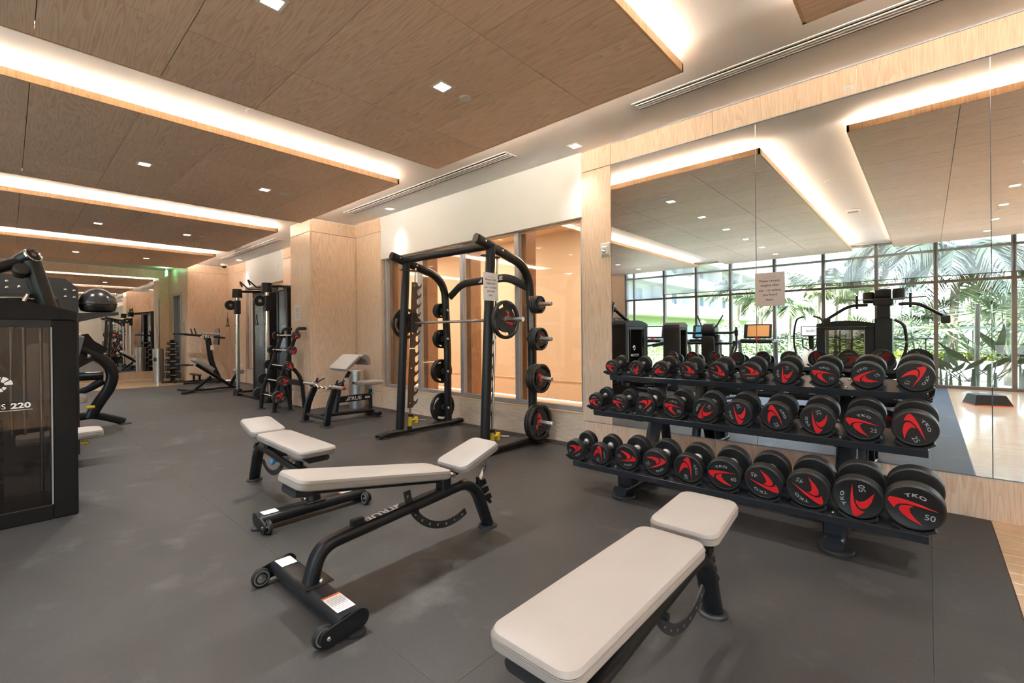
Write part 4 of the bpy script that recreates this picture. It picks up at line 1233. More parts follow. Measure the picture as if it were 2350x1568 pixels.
for k, (y, z, r) in enumerate(BBs):
    nm = ['topmost', 'second from the top', 'third from the top', 'fourth from the top', 'lowest'][k]
    for s in (-1, 1):
        yy = y - 2.82
        MB().prism([(yy + .10, z - .05), (yy - .02, z - .045), (yy - .035, z - .01), (yy - .020, z - .012), (yy - .010, z - .023), (yy + .012, z - .018), (yy + .030, z + .02), (yy + .10, z + .02)], frame((s * .28 - .02, 0, 0), (0, 1, 0), (0, 0, 1)), .04).build('saddle', M['rubber'], bk)
    t = thing('fixed_barbell', 'black fixed barbell with red swoosh ends, ' + nm + ' on the slanted rack', 'barbell', (-7.91, y, z), group='fixed barbells')
    MB().cyl((-.36, 0, 0), (.36, 0, 0), .0135, n=14).build('bar', M['chrome'], t)
    for s in (-1, 1):
        L = .075
        h = MB().lathe([(0, 0), (r - .005, 0), (r, .005), (r, L - .005), (r - .005, L), (0, L)], (s * (.37), 0, 0), (s, 0, 0), 32).build('head', M['rubber'], t)
        MB().cyl((s * .31, 0, 0), (s * .372, 0, 0), .026, n=16).build('collar', M['chrome'], t)
        F = frame((s * (.37 + L + .0004), 0, 0), (0, s, 0), (0, 0, 1)) @ Matrix.Rotation(R(60 + 47 * k), 4, 'Z')
        e = MB()
        for P in (SW1, SW2): e.prism([(px * r * .97, py * r * .97) for px, py in P], F, .001)
        e.build('swoosh_print', M['red'], h)
        MB().text('TKO', F @ Matrix.Translation((0, r * .6, .0006)), r * .2, .02).text(str(20 + 10 * k), F @ Matrix.Translation((r * .6, -r * .3, .0006)), r * .28, .0).build('weight_print', M['print_g'], h)

# ================================================================== cable machine (functional trainer)
cm = thing('cable_machine', 'tall dual-column cable machine with chrome posts and pull-up bars', 'cable machine', (-9.67, 3.17, 0))
for s in (-1, 1):
    x = s * .80
    MB().cyl((x, 0, .05), (x, 0, 2.02), .038, n=20).build('chrome_post', M['chrome'], cm)
    m = MB()
    for k in range(26): m.lathe([(0, .001), (.006, .001), (.006, 0), (0, 0)], (x, -.038, .25 + k * .062), (0, -1, 0), 8)
    h = m.build('adjustment_holes', M['dark_slot'], cm); h['kind'] = 'stuff'
    MB().lathe([(0, 0), (.085, 0), (.085, .09), (.06, .13), (0, .13)], (x, 0, 0), (0, 0, 1), 24).build('post_foot', K, cm)
    MB().lathe([(0, 2.0), (.095, 2.0), (.085, 2.17), (0, 2.17)], (x, 0, 0), (0, 0, 1), 24).build('post_head', K, cm)
    MB().box(x - .06, -.05, 1.66, x + .06, .05, 1.94, b=.012).build('trolley', M['rubber'], cm)
    MB().lathe([(0, -.025), (.09, -.025), (.10, -.012), (.10, .012), (.09, .025), (0, .025)], (x - .02, -.12, 1.84), (1, 0, .0), 28).build('pulley', M['rubber'], cm)
    MB().lathe([(0, -.03), (.03, -.03), (.03, .03), (0, .03)], (x - .02, -.12, 1.84), (1, 0, 0), 16).build('pulley_hub', M['steel'], cm)
    m = MB()
    for k in range(5): m.tube([(x - .02 + .011 * math.cos(a), -.17 if k % 2 else -.17 + .011 * math.sin(a), 1.70 - k * .022 + (.015 * math.sin(a) if k % 2 else .015 * math.sin(a))) for a in [i * .785 for i in range(9)]], .003, 5)
    m.build('chain', M['chrome'], cm)
    st = thing('stirrup_handle', 'black triangle cable grip hanging from the ' + ('right' if s > 0 else 'left') + ' cable machine column', 'cable handle', (-9.67 + x - .02, 3.0, 1.59), group='cable grips')
    MB().tube([(-.06, 0, -.17), (0, 0, 0), (.06, 0, -.17)], .007, 8).build('strap', M['rubber'], st)
    MB().cyl((-.065, 0, -.17), (.065, 0, -.17), .016, n=14).build('grip', M['foot'], st)
    # stack towers behind
    xt = -1.45 if s < 0 else -.08
    MB().box(xt, .50, .0, xt + .72 if s < 0 else xt + .55, .62, 2.22, b=.01).build('stack_shroud', M['dark'], cm) if False else None
for a, b, nm in ((-1.46, -.74, 'left'), (-.10, .42, 'right')):
    MB().box(a, .50, 0, a + .07, .98 - .05, 2.20, b=.01).build('tower_side', K, cm)
    MB().box(b - .07, .50, 0, b, .98 - .05, 2.20, b=.01).build('tower_side', K, cm)
    MB().box(a + .07, .515, .06, b - .07, .53, 2.14).build('shroud', mat('blue_grey_shroud', '39424f', 0.25), cm)
    MB().box(a + .02, .50, 2.13, b - .02, .93, 2.2, b=.01).build('tower_cap', K, cm)
    MB().box(a + .18, .513, .98, a + .52 if nm == 'left' else a + .40, .515, 1.42).build('instruction_panel', M['print_g'], cm)
    m = MB()
    for k in range(12): m.box(a + .21, .511, 1.0 + k * .034, a + .34 + .02 * (k % 3), .513, 1.012 + k * .034)
    m.build('instruction_text', M['blue'], cm)
MB().box(-1.40, .50, 2.10, .40, .56, 2.2, b=.01).build('cross_header', K, cm)
m = MB(); logo(m, frame((.12, .4985, 2.15), (1, 0, 0), (0, 0, 1)), .05); m.build('brand_print', M['print_w'], cm)
for s in (-1, 1):
    MB().sweep([(s * .80, 0, 2.12), (s * .80 - (.35 if s > 0 else .2), .55, 2.17)], oval(.06, .05, 10)).build('top_arm', K, cm)
    MB().sweep([(s * .80, 0, .06), (s * .80 - (.35 if s > 0 else .2), .55, .05)], oval(.07, .05, 10)).build('base_arm', K, cm)
MB().sweep([(-.80, 0, .05), (.80, 0, .05)], oval(.06, .04, 10)).build('front_base', K, cm)
for x, dx in ((-.52, -.30), (-.06, -.30)):
    MB().tube(fillet([(x + .45, .30, 2.14), (x, .12, 2.16), (x + dx * .9, .05, 2.33), (x + dx * .5, .05, 2.22)], .03, 4), .015, 10).build('pull_up_bar', K, cm)
MB().box(-1.62, .55, .98, -1.58, .62, 1.35, b=.01).build('door_pull', K, cm)

# ================================================================== vertical knee raise tower, back extension bench, small dumbbell tower
vk = thing('knee_raise_tower', 'black knee raise tower with cream arm pads before the far oak pier', 'exercise tower', (-13.95, 3.25, 0))
for x in (-.10, .10):
    MB().sweep(fillet([(x, .52 + x * .0, .10), (x, .34, .55), (x, .28, 1.16)], .3, 6), oval(.08, .06, 12), up=(1, 0, 0)).build('upright', K, vk)
for s in (-1, 1):
    MB().sweep([(s * .28, -.32, .05), (s * .28, .45, .05)], oval(.07, .05, 10)).build('base_beam', K, vk)
    MB().sweep([(s * .17, -.28, 1.28), (s * .17, .62, 1.17)], oval(.05, .06, 10), up=(1, 0, 0)).build('arm_beam', K, vk)
    MB().pad(rrect(.10, .36, .03, 3), .05, frame((s * .17, .34, 1.25), (1, 0, 0), (0, 1, -.06))).build('arm_pad', M['vinyl'], vk)
    MB().cyl((s * .17, -.02, 1.27), (s * .17, -.06, 1.42), .016, n=12).build('upright_grip', M['rubber'], vk)
    MB().cyl((s * .17, -.30, 1.285), (s * .17, -.44, 1.285), .02, n=12).build('dip_handle', M['rubber'], vk)
MB().box(-.33, .42, .03, .33, .50, .10, b=.01).build('rear_beam', K, vk)
MB().box(-.17, .22, 1.12, .17, .30, 1.20, b=.01).build('cross_beam', K, vk)
MB().pad(rrect(.22, .42, .05, 4), .06, frame((0, .50, 1.20), (1, 0, 0), (0, .12, 1))).build('back_pad', M['vinyl'], vk)
MB().box(-.13, .50, .99, .13, .52, 1.42, b=.008).build('pad_backing', M['rubber'], vk)
m = MB(); logo(m, frame((.201, .20, 1.215), (0, 1, -.12), (0, 0, 1)), .06); m.build('brand_print', M['print_w'], vk)
MB().box(-.35, -.06, .22, .35, .05, .25, b=.006).box(-.30, .0, .05, -.24, .04, .22).box(.24, .0, .05, .30, .04, .22).build('step', K, vk)
MB().box(.13, .30, .86, .135, .37, .98).build('label', M['paper'], vk)

hb = thing('back_extension_bench', 'low black back extension bench with pale pads and roller', 'exercise bench', (-11.8, 2.6, 0))
MB().sweep(fillet([(0, .0, .04), (0, .95, .05)], .1), oval(.07, .05, 12)).build('base_beam', K, hb)
MB().sweep([(-.55, -.05, .03), (.02, .12, .04)], oval(.06, .045, 10)).build('front_leg', K, hb)
MB().sweep([(.32, -.16, .03), (.02, .12, .04)], oval(.06, .045, 10)).build('front_leg', K, hb)
MB().sweep([(0, .12, .05), (0, .44, .32)], oval(.07, .06, 10), up=(1, 0, 0)).build('strut', K, hb)
MB().sweep([(0, .16, .60), (0, .86, .06)], oval(.07, .06, 12), up=(1, 0, 0)).build('main_beam', K, hb)
for s in (-1, 1):
    MB().pad(rrect(.15, .46, .06, 5), .08, frame((s * .095, .26, .56), (1, 0, 0), (0, .80, -.58))).build('hip_pad', M['greyvinyl'] if False else M['vinyl'], hb)
    MB().cyl((s * .17, .07, .60), (s * .17, -.13, .60), .015, n=12).build('grip', M['rubber'], hb)
    MB().cyl((s * .06, .98, .40), (s * .24, .98, .40), .052, n=20).build('ankle_roller', M['vinyl'], hb)
MB().cyl((-.26, .98, .40), (.26, .98, .40), .018, n=12).build('roller_shaft', M['silver'], hb)
MB().sweep([(0, .80, .08), (0, .98, .40)], oval(.07, .05, 10), up=(1, 0, 0)).build('roller_arm', K, hb)
MB().box(-.20, .88, .10, .20, .93, .13, b=.004).build('foot_plate', K, hb)

dt = thing('dumbbell_tower', 'narrow black tower holding six pairs of small dumbbells by the far door', 'dumbbell rack', (-14.75, 2.92, 0))
MB().box(-.05, -.05, .04, .05, .05, 1.13, b=.008).build('column', K, dt)
for a in range(2):
    MB().sweep([(-.24 if a else 0, 0 if a else -.24, .03), (.24 if a else 0, 0 if a else .24, .03)], oval(.07, .05, 10)).build('base_beam', K, dt)
hz = [1.03, .89, .745, .57, .39, .20]
hex_ = [(math.cos(R(30 + 60 * i)), math.sin(R(30 + 60 * i))) for i in range(6)]
for k, z in enumerate(hz):
    r = .042 + .0065 * k
    for s in (-1, 1):
        yb = s * .072
        MB().box(-.06, yb - .012, z - .026, .06, yb + .012, z - .014).build('cradle', K, dt)
        t = thing('hex_dumbbell', 'small black hex dumbbell, ' + ('front' if s > 0 else 'rear') + ' one on the ' + ['first', 'second', 'third', 'fourth', 'fifth', 'sixth'][k] + ' level down the narrow tower', 'dumbbell', (-14.75 - s * .075, 2.92, z), R(90), 'small dumbbells on the narrow tower')
        MB().cyl((-.07, 0, 0), (.07, 0, 0), .014, n=12).build('handle', M['chrome'], t)
        for q in (-1, 1):
            MB().sweep([(q * .07, 0, 0), (q * (.10 + .012 * k), 0, 0)], [(x * r, y * r) for x, y in hex_]).build('head', M['rubber'], t)
# ================================================================== weight-stack machines at the left, behind and beside the camera
CR = M['vinyl']
def emblem(m, F, r):
    """nautilus-like ring of tapering segments"""
    for k in range(9):
        a0, a1 = R(38 * k + 4), R(38 * k + 34); ri = r * (.42 - .012 * k); ro = r * (1 - .05 * k)
        m.add([(math.cos(a0) * ri, math.sin(a0) * ri, 0), (math.cos(a0) * ro, math.sin(a0) * ro, 0), (math.cos((a0 + a1) / 2) * ro, math.sin((a0 + a1) / 2) * ro, 0), (math.cos(a1) * ro, math.sin(a1) * ro, 0), (math.cos(a1) * ri, math.sin(a1) * ri, 0)], [(0, 1, 2, 3, 4)], F)
    return m

def tower(par, w, h, dep, arch=.075, face='glass', y0=0, x0=0, brand=True, colour=None, mark=True):
    """portal frame round a weight stack; its face is the plane x = x0, running from y0 to y0 + w"""
    kk = colour or K
    st = .12 if w > .6 else .05
    def topz(y):
        t = (y - y0 - w / 2) / (w / 2); return h + arch * (1 - t * t)
    FR_ = frame((x0 - dep, 0, 0), (0, 1, 0), (0, 0, 1))
    for a in (y0, y0 + w - st):
        MB().box(x0 - dep, a, 0, x0, a + st, h - .055, b=.008).build('side_stile', kk, par)
    n = 12
    poly = [(y0, h - .053), (y0 + w, h - .053)] + [(y0 + w - w * k / n, topz(y0 + w - w * k / n)) for k in range(n + 1)]
    MB().prism(poly, FR_, dep + .001).build('arched_header', kk, par)
    MB().box(x0 - dep, y0 + st, 0, x0 - .002, y0 + w - st, .10, b=.006).build('bottom_rail', kk, par)
    MB().box(x0 - .03, y0 + st, h - .105, x0 - .004, y0 + w - st, h - .055, b=.003).build('name_band', M['dark'], par)
    if brand:
        m = MB(); m.text('T R U E', frame((x0 - .0035, y0 + w / 2, h - .08), (0, 1, 0), (0, 0, 1)), .032, .02); m.build('brand_print', M['print_d'], par)
    for x in (x0 - .008, x0 - dep + .008):
        MB().box(x - .003, y0 + st, .10, x + .003, y0 + w - st, h - .105).build('shroud_pane', M['shroud'], par)
    for y in (y0 + st, y0 + w - st - .008):
        MB().box(x0 - .012, y, .10, x0 - .001, y + .008, h - .105).build('edge_trim', M['silver'], par)
    yc = y0 + w / 2; wy = min(.13, w * .3)
    for s in (-1, 1):
        MB().cyl((x0 - dep * .45, yc + s * wy * .62, .10), (x0 - dep * .45, yc + s * wy * .62, h - .06), .0125, n=14).build('guide_rod', M['chrome'], par)
    MB().cyl((x0 - dep * .45, yc, .72), (x0 - dep * .45, yc, h - .06), .006, n=8).build('cable', M['rubber'], par)
    pm = MB().box(-.075, -wy, 0, .075, wy, .026, b=.003).mesh('stack_plate', M['dark'])
    for k in range(20): inst(pm, 'stack_plate', par, (x0 - dep * .45, yc, .13 + k * .0275))
    if mark:
        F = frame((x0 - .0035, y0 + w * .62, .905), (0, 1, 0), (0, 0, 1))
        emblem(MB(), F, .062).build('emblem', M['print_w'], par)
        e_ = y0 + min(.732, w * .775)          # right end of the underline
        m = MB().text('NAUTILUS', frame((x0 - .0035, e_ - .225, .772), (0, 1, 0), (0, 0, 1)), .033, -.004).text('220', frame((x0 - .0035, e_ - .052, .772), (0, 1, 0), (0, 0, 1)) @ Matrix.Diagonal((1.25, 1, 1, 1)), .033, .03)
        m.box(x0 - .004, e_ - .34, .742, x0 - .0035, e_, .7445); m.build('model_print', M['print_w'], par)

# 1. multi-press with the arched tower, left foreground
mp = thing('multi_press_machine', 'large black weight machine with smoked glass tower at the left edge', 'weight machine', (-4.3, -.14, 0))
tower(mp, .945, 1.378, .42, arch=.078, y0=-.345 - .14 + .0, colour=M['deep_black'])
for y in (.155, .215, .295):
    MB().cyl((-.22, y, .55 if y < .25 else .10), (-.22, y, 1.30), .011, n=14).build('guide_rod', M['chrome'], mp)
# pivot and press arms rising behind the tower
MB().cyl((-.47, .195, 1.735), (-.385, .268, 1.792), .052, n=28).build('pivot_tube', K, mp)
MB().lathe([(0, .006), (.016, .006), (.017, .0), (.044, .0), (.048, .008), (.053, .004), (.053, -.01), (0, -.01)], (-.385, .268, 1.792), (.085, .073, .057), 28).build('pivot_cap', M['chrome'], mp)
MB().sweep([(-.41, .255, 1.775), (-.40, .345, 1.40)], oval(.10, .10, 24), up=(1, 0, 0)).build('press_arm', K, mp)
MB().sweep([(-.50, .235, 1.70), (-.50, .315, 1.40)], oval(.06, .06, 16), up=(1, 0, 0)).build('press_arm', K, mp)
MB().sweep([(-.43, .20, 1.74), (-.40, -.14, 1.56), (-.30, -.42, 1.36)], oval(.075, .075, 20), up=(1, 0, 0)).build('press_arm', K, mp)
MB().lathe([(0, .055), (.035, .055), (.045, .045), (.045, .01), (.040, 0), (.040, -.02), (0, -.02)], (-.40, .205, 1.665), (.85, .1, .5), 28).build('bumper', M['rubber'], mp)
MB().box(-.60, -.40, 1.30, -.43, .40, 1.52, b=.03).build('rear_shroud', M['dark'], mp)
MB().tube([(-.36, .10, 1.475), (-.36, .20, 1.482), (-.36, .27, 1.475)], .009, 8).cyl((-.36, .22, 1.46), (-.36, .24, 1.51), .016, n=10).build('cable_fitting', M['chrome'], mp)
# seat side
MB().sweep([(-.45, -.14, .05), (-1.75, -.14, .05)], oval(.10, .07, 14)).build('base_beam', K, mp)
for x in (-.6, -1.7):
    MB().sweep([(x, -.50, .035), (x, .24, .035)], oval(.09, .06, 14)).build('foot_beam', K, mp)
MB().sweep([(-1.95, .42, .06), (-2.10, .42, 1.25)], oval(.10, .07, 14), up=(0, 1, 0)).build('back_post', K, mp)
MB().sweep([(-1.70, .42, .05), (-1.70, .42, .26)], oval(.09, .07, 14), up=(0, 1, 0)).build('seat_post', K, mp)
MB().sweep([(-1.72, -.14, .05), (-1.80, .50, .05)], oval(.09, .06, 14)).build('cross_beam', K, mp)
MB().pad(rrect(.34, .58, .07, 5), .07, frame((-1.70, .47, .255), (1, 0, 0), (0, 1, 0))).build('seat', CR, mp)
MB().pad(rrect(.26, .70, .07, 5), .07, frame((-2.02, .38, .80), (0, 1, 0), (-.12, 0, 1))).build('back_pad', CR, mp)
for s in (-1, 1):
    MB().sweep(fillet([(-.75, s * .30 - .14, 1.35), (-1.05, s * .33 - .14, .95), (-1.25, s * .30 - .14, .88)], .12, 6), oval(.045, .045, 14), up=(0, 1, 0)).build('press_handle', M['rubber'], mp)
MB().sweep([(-.60, .02, 1.12), (-.72, .24, .70)], oval(.06, .04, 12), up=(1, 0, 0)).build('lever_arm', M['print_g'], mp)
MB().lathe([(0, 0), (.014, 0), (.020, .02), (.018, .05), (0, .06)], (-1.60, .60, .215), (.3, 1, -.05), 14).build('adjuster_handle', M['yellow'], mp)

# 2. black storage tower with bolts, and its half ball
rg = thing('storage_tower', 'tall black bolted steel storage tower behind the left weight machine', 'storage rack', (-6.62, .10, 0))
MB().prism([(-.50, 0), (.397, 0), (.397, 1.715), (.30, 1.805), (-.50, 1.835)], frame((.12, 0, 0), (0, 1, 0), (0, 0, 1)), .006).build('front_plate', M['dark'], rg)
MB().prism([(-.50, 0), (.397, 0), (.397, 1.715), (.30, 1.805), (-.50, 1.835)], frame((-.36, 0, 0), (0, 1, 0), (0, 0, 1)), .006).build('rear_plate', M['dark'], rg)
MB().box(-.354, .387, 0, .12, .397, 1.71).build('side_plate', M['dark'], rg)
for z in (.35, .75, 1.15): MB().box(-.35, -.48, z, .115, .386, z + .02, b=.004).build('shelf', K, rg)
for y, z in ((.30, 1.695), (.365, 1.69), (.30, 1.625), (.365, 1.62), (-.10, 1.75), (-.19, 1.745), (-.10, 1.69), (-.02, 1.70)):
    MB().lathe([(0, .007), (.006, .006), (.012, .002), (.012, 0), (0, 0)], (.126, y, z), (1, 0, 0), 12).build('bolt', M['chrome'], rg)
MB().prism([(.39, 1.46), (.39, 1.365), (.62, 1.435), (.71, 1.445), (.71, 1.475)], frame((-.20, 0, 0), (0, 1, 0), (0, 0, 1)), .36).build('bracket_shelf', M['dark'], rg)
bo = thing('balance_ball', 'glossy black half balance ball resting on the tower bracket', 'balance ball', (-6.62, .66, 1.475))
prof = [(0, 0.0), (.10, .0), (.138, .015), (.152, .05), (.157, .09)] + [(.157 * math.cos(R(a)), .09 + .17 * math.sin(R(a))) for a in range(8, 90, 8)] + [(0, .26)]
MB().lathe(prof, n=40).build('dome', M['ball'], bo)
MB().lathe([(.1585, .085), (.160, .09), (.1585, .095)], n=40).build('seam_ring', M['foot'], bo)

# 3. black tubular leg machine
lm = thing('leg_machine', 'black leg machine with thick curved tubes behind the left weight machine', 'weight machine', (-8.3, .6, 0))
cur = [(0, .0, 1.10), (0, .10, 1.02), (0, .25, .93), (0, .35, .80), (0, .37, .66), (0, .33, .50), (0, .25, .37), (0, .17, .22), (0, .14, .13)]
MB().sweep(fillet(cur, .05, 2), oval(.135, .135, 22), up=(1, 0, 0)).build('curved_frame', K, lm)
MB().sweep([(0, -.55, .69), (0, .27, .69)], oval(.115, .115, 18)).build('cross_tube', K, lm)
MB().sweep(fillet([(-.05, -.50, .42), (-.05, .10, .50), (0, .27, .62)], .1, 4), oval(.10, .10, 16), up=(1, 0, 0)).build('lower_tube', K, lm)
MB().sweep(fillet([(0, -.60, .10), (0, .17, .17), (0, .34, .10), (0, .49, .03)], .12, 5), oval(.10, .06, 16), up=(1, 0, 0)).build('base_tube', K, lm)
MB().lathe([(0, .02), (.06, .018), (.07, .01), (.07, 0), (0, 0)], (0, .50, 0), (0, 0, 1), 20).build('rubber_foot', M['foot'], lm)
MB().prism([(-.10, 1.20), (.12, 1.26), (.18, 1.16), (.32, 1.05), (.22, .93), (.02, .80), (-.12, .78)], frame((-.05, 0, 0), (0, 1, 0), (0, 0, 1)), .10).build('linkage_plate', K, lm)
for y, z in ((.03, 1.245), (.12, .965)):
    MB().lathe([(0, .012), (.012, .012), (.028, .008), (.034, 0), (0, 0)], (.055, y, z), (1, 0, 0), 16).build('pivot_bolt', M['chrome'], lm)
for dx in (0, -.16):
    MB().pad(rrect(.13, .46, .05, 4), .09, frame((.12 + dx, .03, 1.0), (1, 0, 0), (0, .22, 1))).build('back_pad', M['greyvinyl'], lm)
MB().pad(rrect(.36, .34, .07, 5), .10, frame((.05, -.07, .36), (1, 0, 0), (0, 1, 0))).build('seat', CR, lm)
MB().lathe([(0, 0), (.014, 0), (.024, .03), (.020, .08), (0, .09)], (.22, .08, .30), (.1, 1, -.02), 14).build('adjuster_handle', M['yellow'], lm)
MB().box(-.10, -.60, .35, .10, -.40, 1.25, b=.03).build('stack_tower', K, lm)

# 4. slim weight towers seen in the mirror
for y, x, nm, lab in ((-1.05, -3.72, 'row_machine', 'slim black weight tower with grey front, nearer the left machine'), (-2.3, -5.7, 'pulldown_machine', 'slim black weight tower with grey front, near the windows at the left')):
    t = thing(nm, lab, 'weight machine', (x, y, 0))
    tower(t, .42, 1.36, .34, arch=.055, y0=-.21, brand=False, colour=M['grey_plate'], mark=False)
    emblem(MB(), frame((-.0035, .03, .62), (0, 1, 0), (0, 0, 1)), .055).build('emblem', M['print_w'], t)
    MB().sweep([(-.30, 0, .05), (-1.2, 0, .05)], oval(.09, .06, 12)).build('base_beam', K, t)
    MB().sweep([(-1.1, -.3, .035), (-1.1, .3, .035)], oval(.08, .05, 12)).build('foot_beam', K, t)
    MB().sweep([(-.9, 0, .06), (-.9, 0, .42)], oval(.08, .06, 12), up=(0, 1, 0)).build('seat_post', K, t)
    MB().pad(rrect(.34, .36, .07, 5), .07, frame((-.9, 0, .42), (1, 0, 0), (0, 1, 0))).build('seat', CR, t)
    MB().pad(rrect(.26, .50, .07, 5), .07, frame((-1.12, 0, .82), (0, 1, 0), (-.1, 0, 1))).build('back_pad', CR, t)
    MB().sweep([(-1.1, 0, .06), (-1.17, 0, .95)], oval(.08, .06, 12), up=(0, 1, 0)).build('back_post', K, t)
    for s in (-1, 1): MB().sweep(fillet([(-.32, s * .12, 1.0), (-.55, s * .28, .95), (-.80, s * .28, .90)], .08, 4), oval(.04, .04, 12)).build('lever', M['rubber'], t)

# 5. chest press with long arms, seen in the mirror
cp = thing('chest_press_machine', 'black press machine with two long curved arms, mirrored left of the notice', 'weight machine', (-3.42, -1.75, 0))
MB().sweep([(0, -.1, .05), (0, .75, .05)], oval(.10, .07, 14)).build('base_beam', K, cp)
for y in (-.1, .75): MB().sweep([(-.38, y, .035), (.38, y, .035)], oval(.08, .06, 14)).build('foot_beam', K, cp)
MB().sweep([(0, .05, .06), (0, -.02, 1.15)], rrect(.36, .16, .05, 3), up=(0, 1, 0)).build('shrouded_post', M['dark'], cp)
MB().lathe([(0, -.14), (.12, -.14), (.15, -.10), (.15, .10), (.12, .14), (0, .14)], (0, .05, 1.24), (1, 0, 0), 28).build('drum', K, cp)
for z, hw in ((1.22, .60), (1.00, .56)):
    MB().sweep(fillet([(-hw, .30, z), (-hw * .8, .10, z - .03), (hw * .8, .10, z - .03), (hw, .30, z)], .2, 6), oval(.05, .05, 14)).build('curved_arm', K, cp)
for s in (-1, 1):
    MB().cyl((s * .14, .10, 1.30), (s * .26, .02, 1.56), .016, n=12).build('raised_grip', M['rubber'], cp)
    MB().sweep([(s * .60, .30, 1.30), (s * .60, .30, .90), (s * .54, .45, .60)], oval(.045, .045, 12), up=(0, 1, 0)).build('handle_bar', M['rubber'], cp)
    MB().box(s * .60 - .03, .27, 1.12, s * .60 + .03, .33, 1.26, b=.01).build('handle_joint', K, cp)
    MB().sweep([(s * .56, .28, .98), (s * .40, .60, .10)], oval(.05, .05, 12), up=(1, 0, 0)).build('side_leg', K, cp)
MB().pad(rrect(.34, .38, .07, 5), .07, frame((0, .48, .42), (1, 0, 0), (0, 1, 0))).build('seat', CR, cp)
MB().box(-.03, .45, .06, .03, .51, .42, b=.006).build('seat_post', K, cp)
MB().pad(rrect(.26, .66, .07, 5), .07, frame((0, .18, .80), (1, 0, 0), (0, .05, 1))).build('back_pad', M['dark'], cp)

# 6. functional trainer behind the camera, head and swing arms in the mirror
ft = thing('functional_trainer', 'black weight machine with arched frame and swing arms, mirrored above the dumbbells', 'weight machine', (-.97, -1.0, 0), R(90))
# local +x points back towards the mirror after the turn
tower(ft, .78, 1.325, .42, arch=.05, y0=-.34, mark=False)
MB().box(-.42, -.56, 0, .004, -.34, 1.40, b=.012).build('column', K, ft)
MB().box(-.30, -.53, 1.40, -.06, -.37, 1.68, b=.012).build('mast', K, ft)
MB().box(-.34, -.57, 1.60, -.02, -.32, 1.72, b=.02).build('mast_head', K, ft)
for s in (-1, 1):
    MB().lathe([(0, -.09), (.07, -.09), (.08, -.06), (.08, .06), (.07, .09), (0, .09)], (-.18, -.445 + s * .19, 1.76 - .02 * s), (0, 0, 1), 24).build('pulley_drum', K, ft)
    MB().lathe([(0, -.10), (.09, -.10), (.10, 0), (.09, .10), (0, .10)], (-.18, -.445, 1.78), (0, 1, 0), 24).build('head_cap', K, ft) if s > 0 else None
    e = -.445 + s * .72
    MB().sweep(fillet([(-.10, -.445 + s * .20, 1.62), (.02, -.445 + s * .42, 1.62), (.10, e, 1.40)], .25, 8), oval(.055, .05, 14)).build('swing_arm', K, ft)
    MB().box(.07, e - .05, 1.30, .15, e + .05, 1.42, b=.015).build('arm_pulley', M['rubber'], ft)
    MB().cyl((-.05, -.445 + s * .12, 1.70), (-.05, -.445 + s * .52, 1.72), .012, n=10).build('handle_rod', M['silver'], ft)
    MB().cyl((-.05, -.445 + s * .33, 1.56), (-.05, -.445 + s * .33, 1.78), .018, n=12).build('rod_clamp', K, ft)
for s in (-1, 1):
    MB().tube(fillet([(-.15, -.56 - .02, 1.38), (-.15, -.70, 1.30), (-.15, -.74, .95), (-.15, -.60, .55)], .15, 6), .022, 12).build('grab_bar', M['rubber'], ft) if s > 0 else None

# 7. treadmills and elliptical facing the windows, step riser
def treadmill(x, y, lab, scr):
    t = thing('treadmill', lab, 'treadmill', (x, y, 0), group='treadmills by the garden windows')
    MB().box(-.40, -.55, .06, .40, 1.15, .17, b=.03).build('deck', M['dark'], t)
    MB().box(-.25, -.35, .171, .25, 1.13, .176).build('belt', M['rubber'], t)
    MB().box(-.38, -.75, .06, .38, -.35, .28, b=.05).build('motor_hood', M['silver'], t)
    for s in (-1, 1):
        MB().sweep([(s * .37, -.45, .10), (s * .40, -.30, .95)], oval(.09, .05, 12), up=(0, 1, 0)).build('upright', M['silver'], t)
        MB().sweep(fillet([(s * .40, -.34, .97), (s * .40, .15, .97)], .1), oval(.06, .05, 12)).build('hand_rail', M['rubber'], t)
        MB().box(s * .40 - .05, -.42, .92, s * .40 + .05, -.26, 1.02, b=.02).build('rail_cap', M['print_g'], t)
    MB().box(-.40, -.42, .93, .40, -.26, 1.03, b=.03).build('console_tray', M['dark'], t)
    F = frame((0, -.34, 1.22), (-1, 0, 0), (0, -.22, 1))
    MB().box(-.31, -.18, -.03, .31, .18, .02, b=.02, m=F).build('console', M['rubber'], t)
    MB().box(-.26, -.135, .0205, .22, .14, .022, m=F).build('screen', M[scr], t)
    MB().box(-.05, .10 - .35, .0, .05, -.17, .02, m=F).build('stop_button', M['red'], t)
treadmill(-3.07, -4.0 + .35, 'treadmill by the garden windows with an amber landscape on its screen', 'scr_o')
treadmill(-4.35, -4.0 + .30, 'treadmill by the windows with a blue seascape on its screen', 'scr_b')
treadmill(-5.75, -4.0 + .35, 'treadmill by the windows with a plain white screen', 'scr_w')
el = thing('elliptical_trainer', 'elliptical trainer with long moving handles and a white screen', 'elliptical trainer', (-1.86, -3.25, 0))
MB().sweep([(0, -.75, .05), (0, .95, .05)], oval(.10, .06, 12)).build('base_beam', M['silver'], el)
for y in (-.7, .9): MB().sweep([(-.32, y, .035), (.32, y, .035)], oval(.07, .05, 12)).build('foot_beam', M['silver'], el)
MB().lathe([(0, -.16), (.30, -.16), (.36, -.10), (.36, .10), (.30, .16), (0, .16)], (0, -.25, .48), (1, 0, 0), 32).build('drive_cover', M['plastic'], el)
MB().lathe([(0, -.165), (.20, -.165), (.20, .165), (0, .165)], (0, -.25, .44), (1, 0, 0), 28).build('hub_cover', M['grey_plate'], el)
MB().sweep([(0, -.20, .70), (0, -.06, 1.12)], oval(.10, .07, 12), up=(0, 1, 0)).build('mast', M['rubber'], el)
F = frame((0, -.05, 1.21), (-1, 0, 0), (0, -.15, 1))
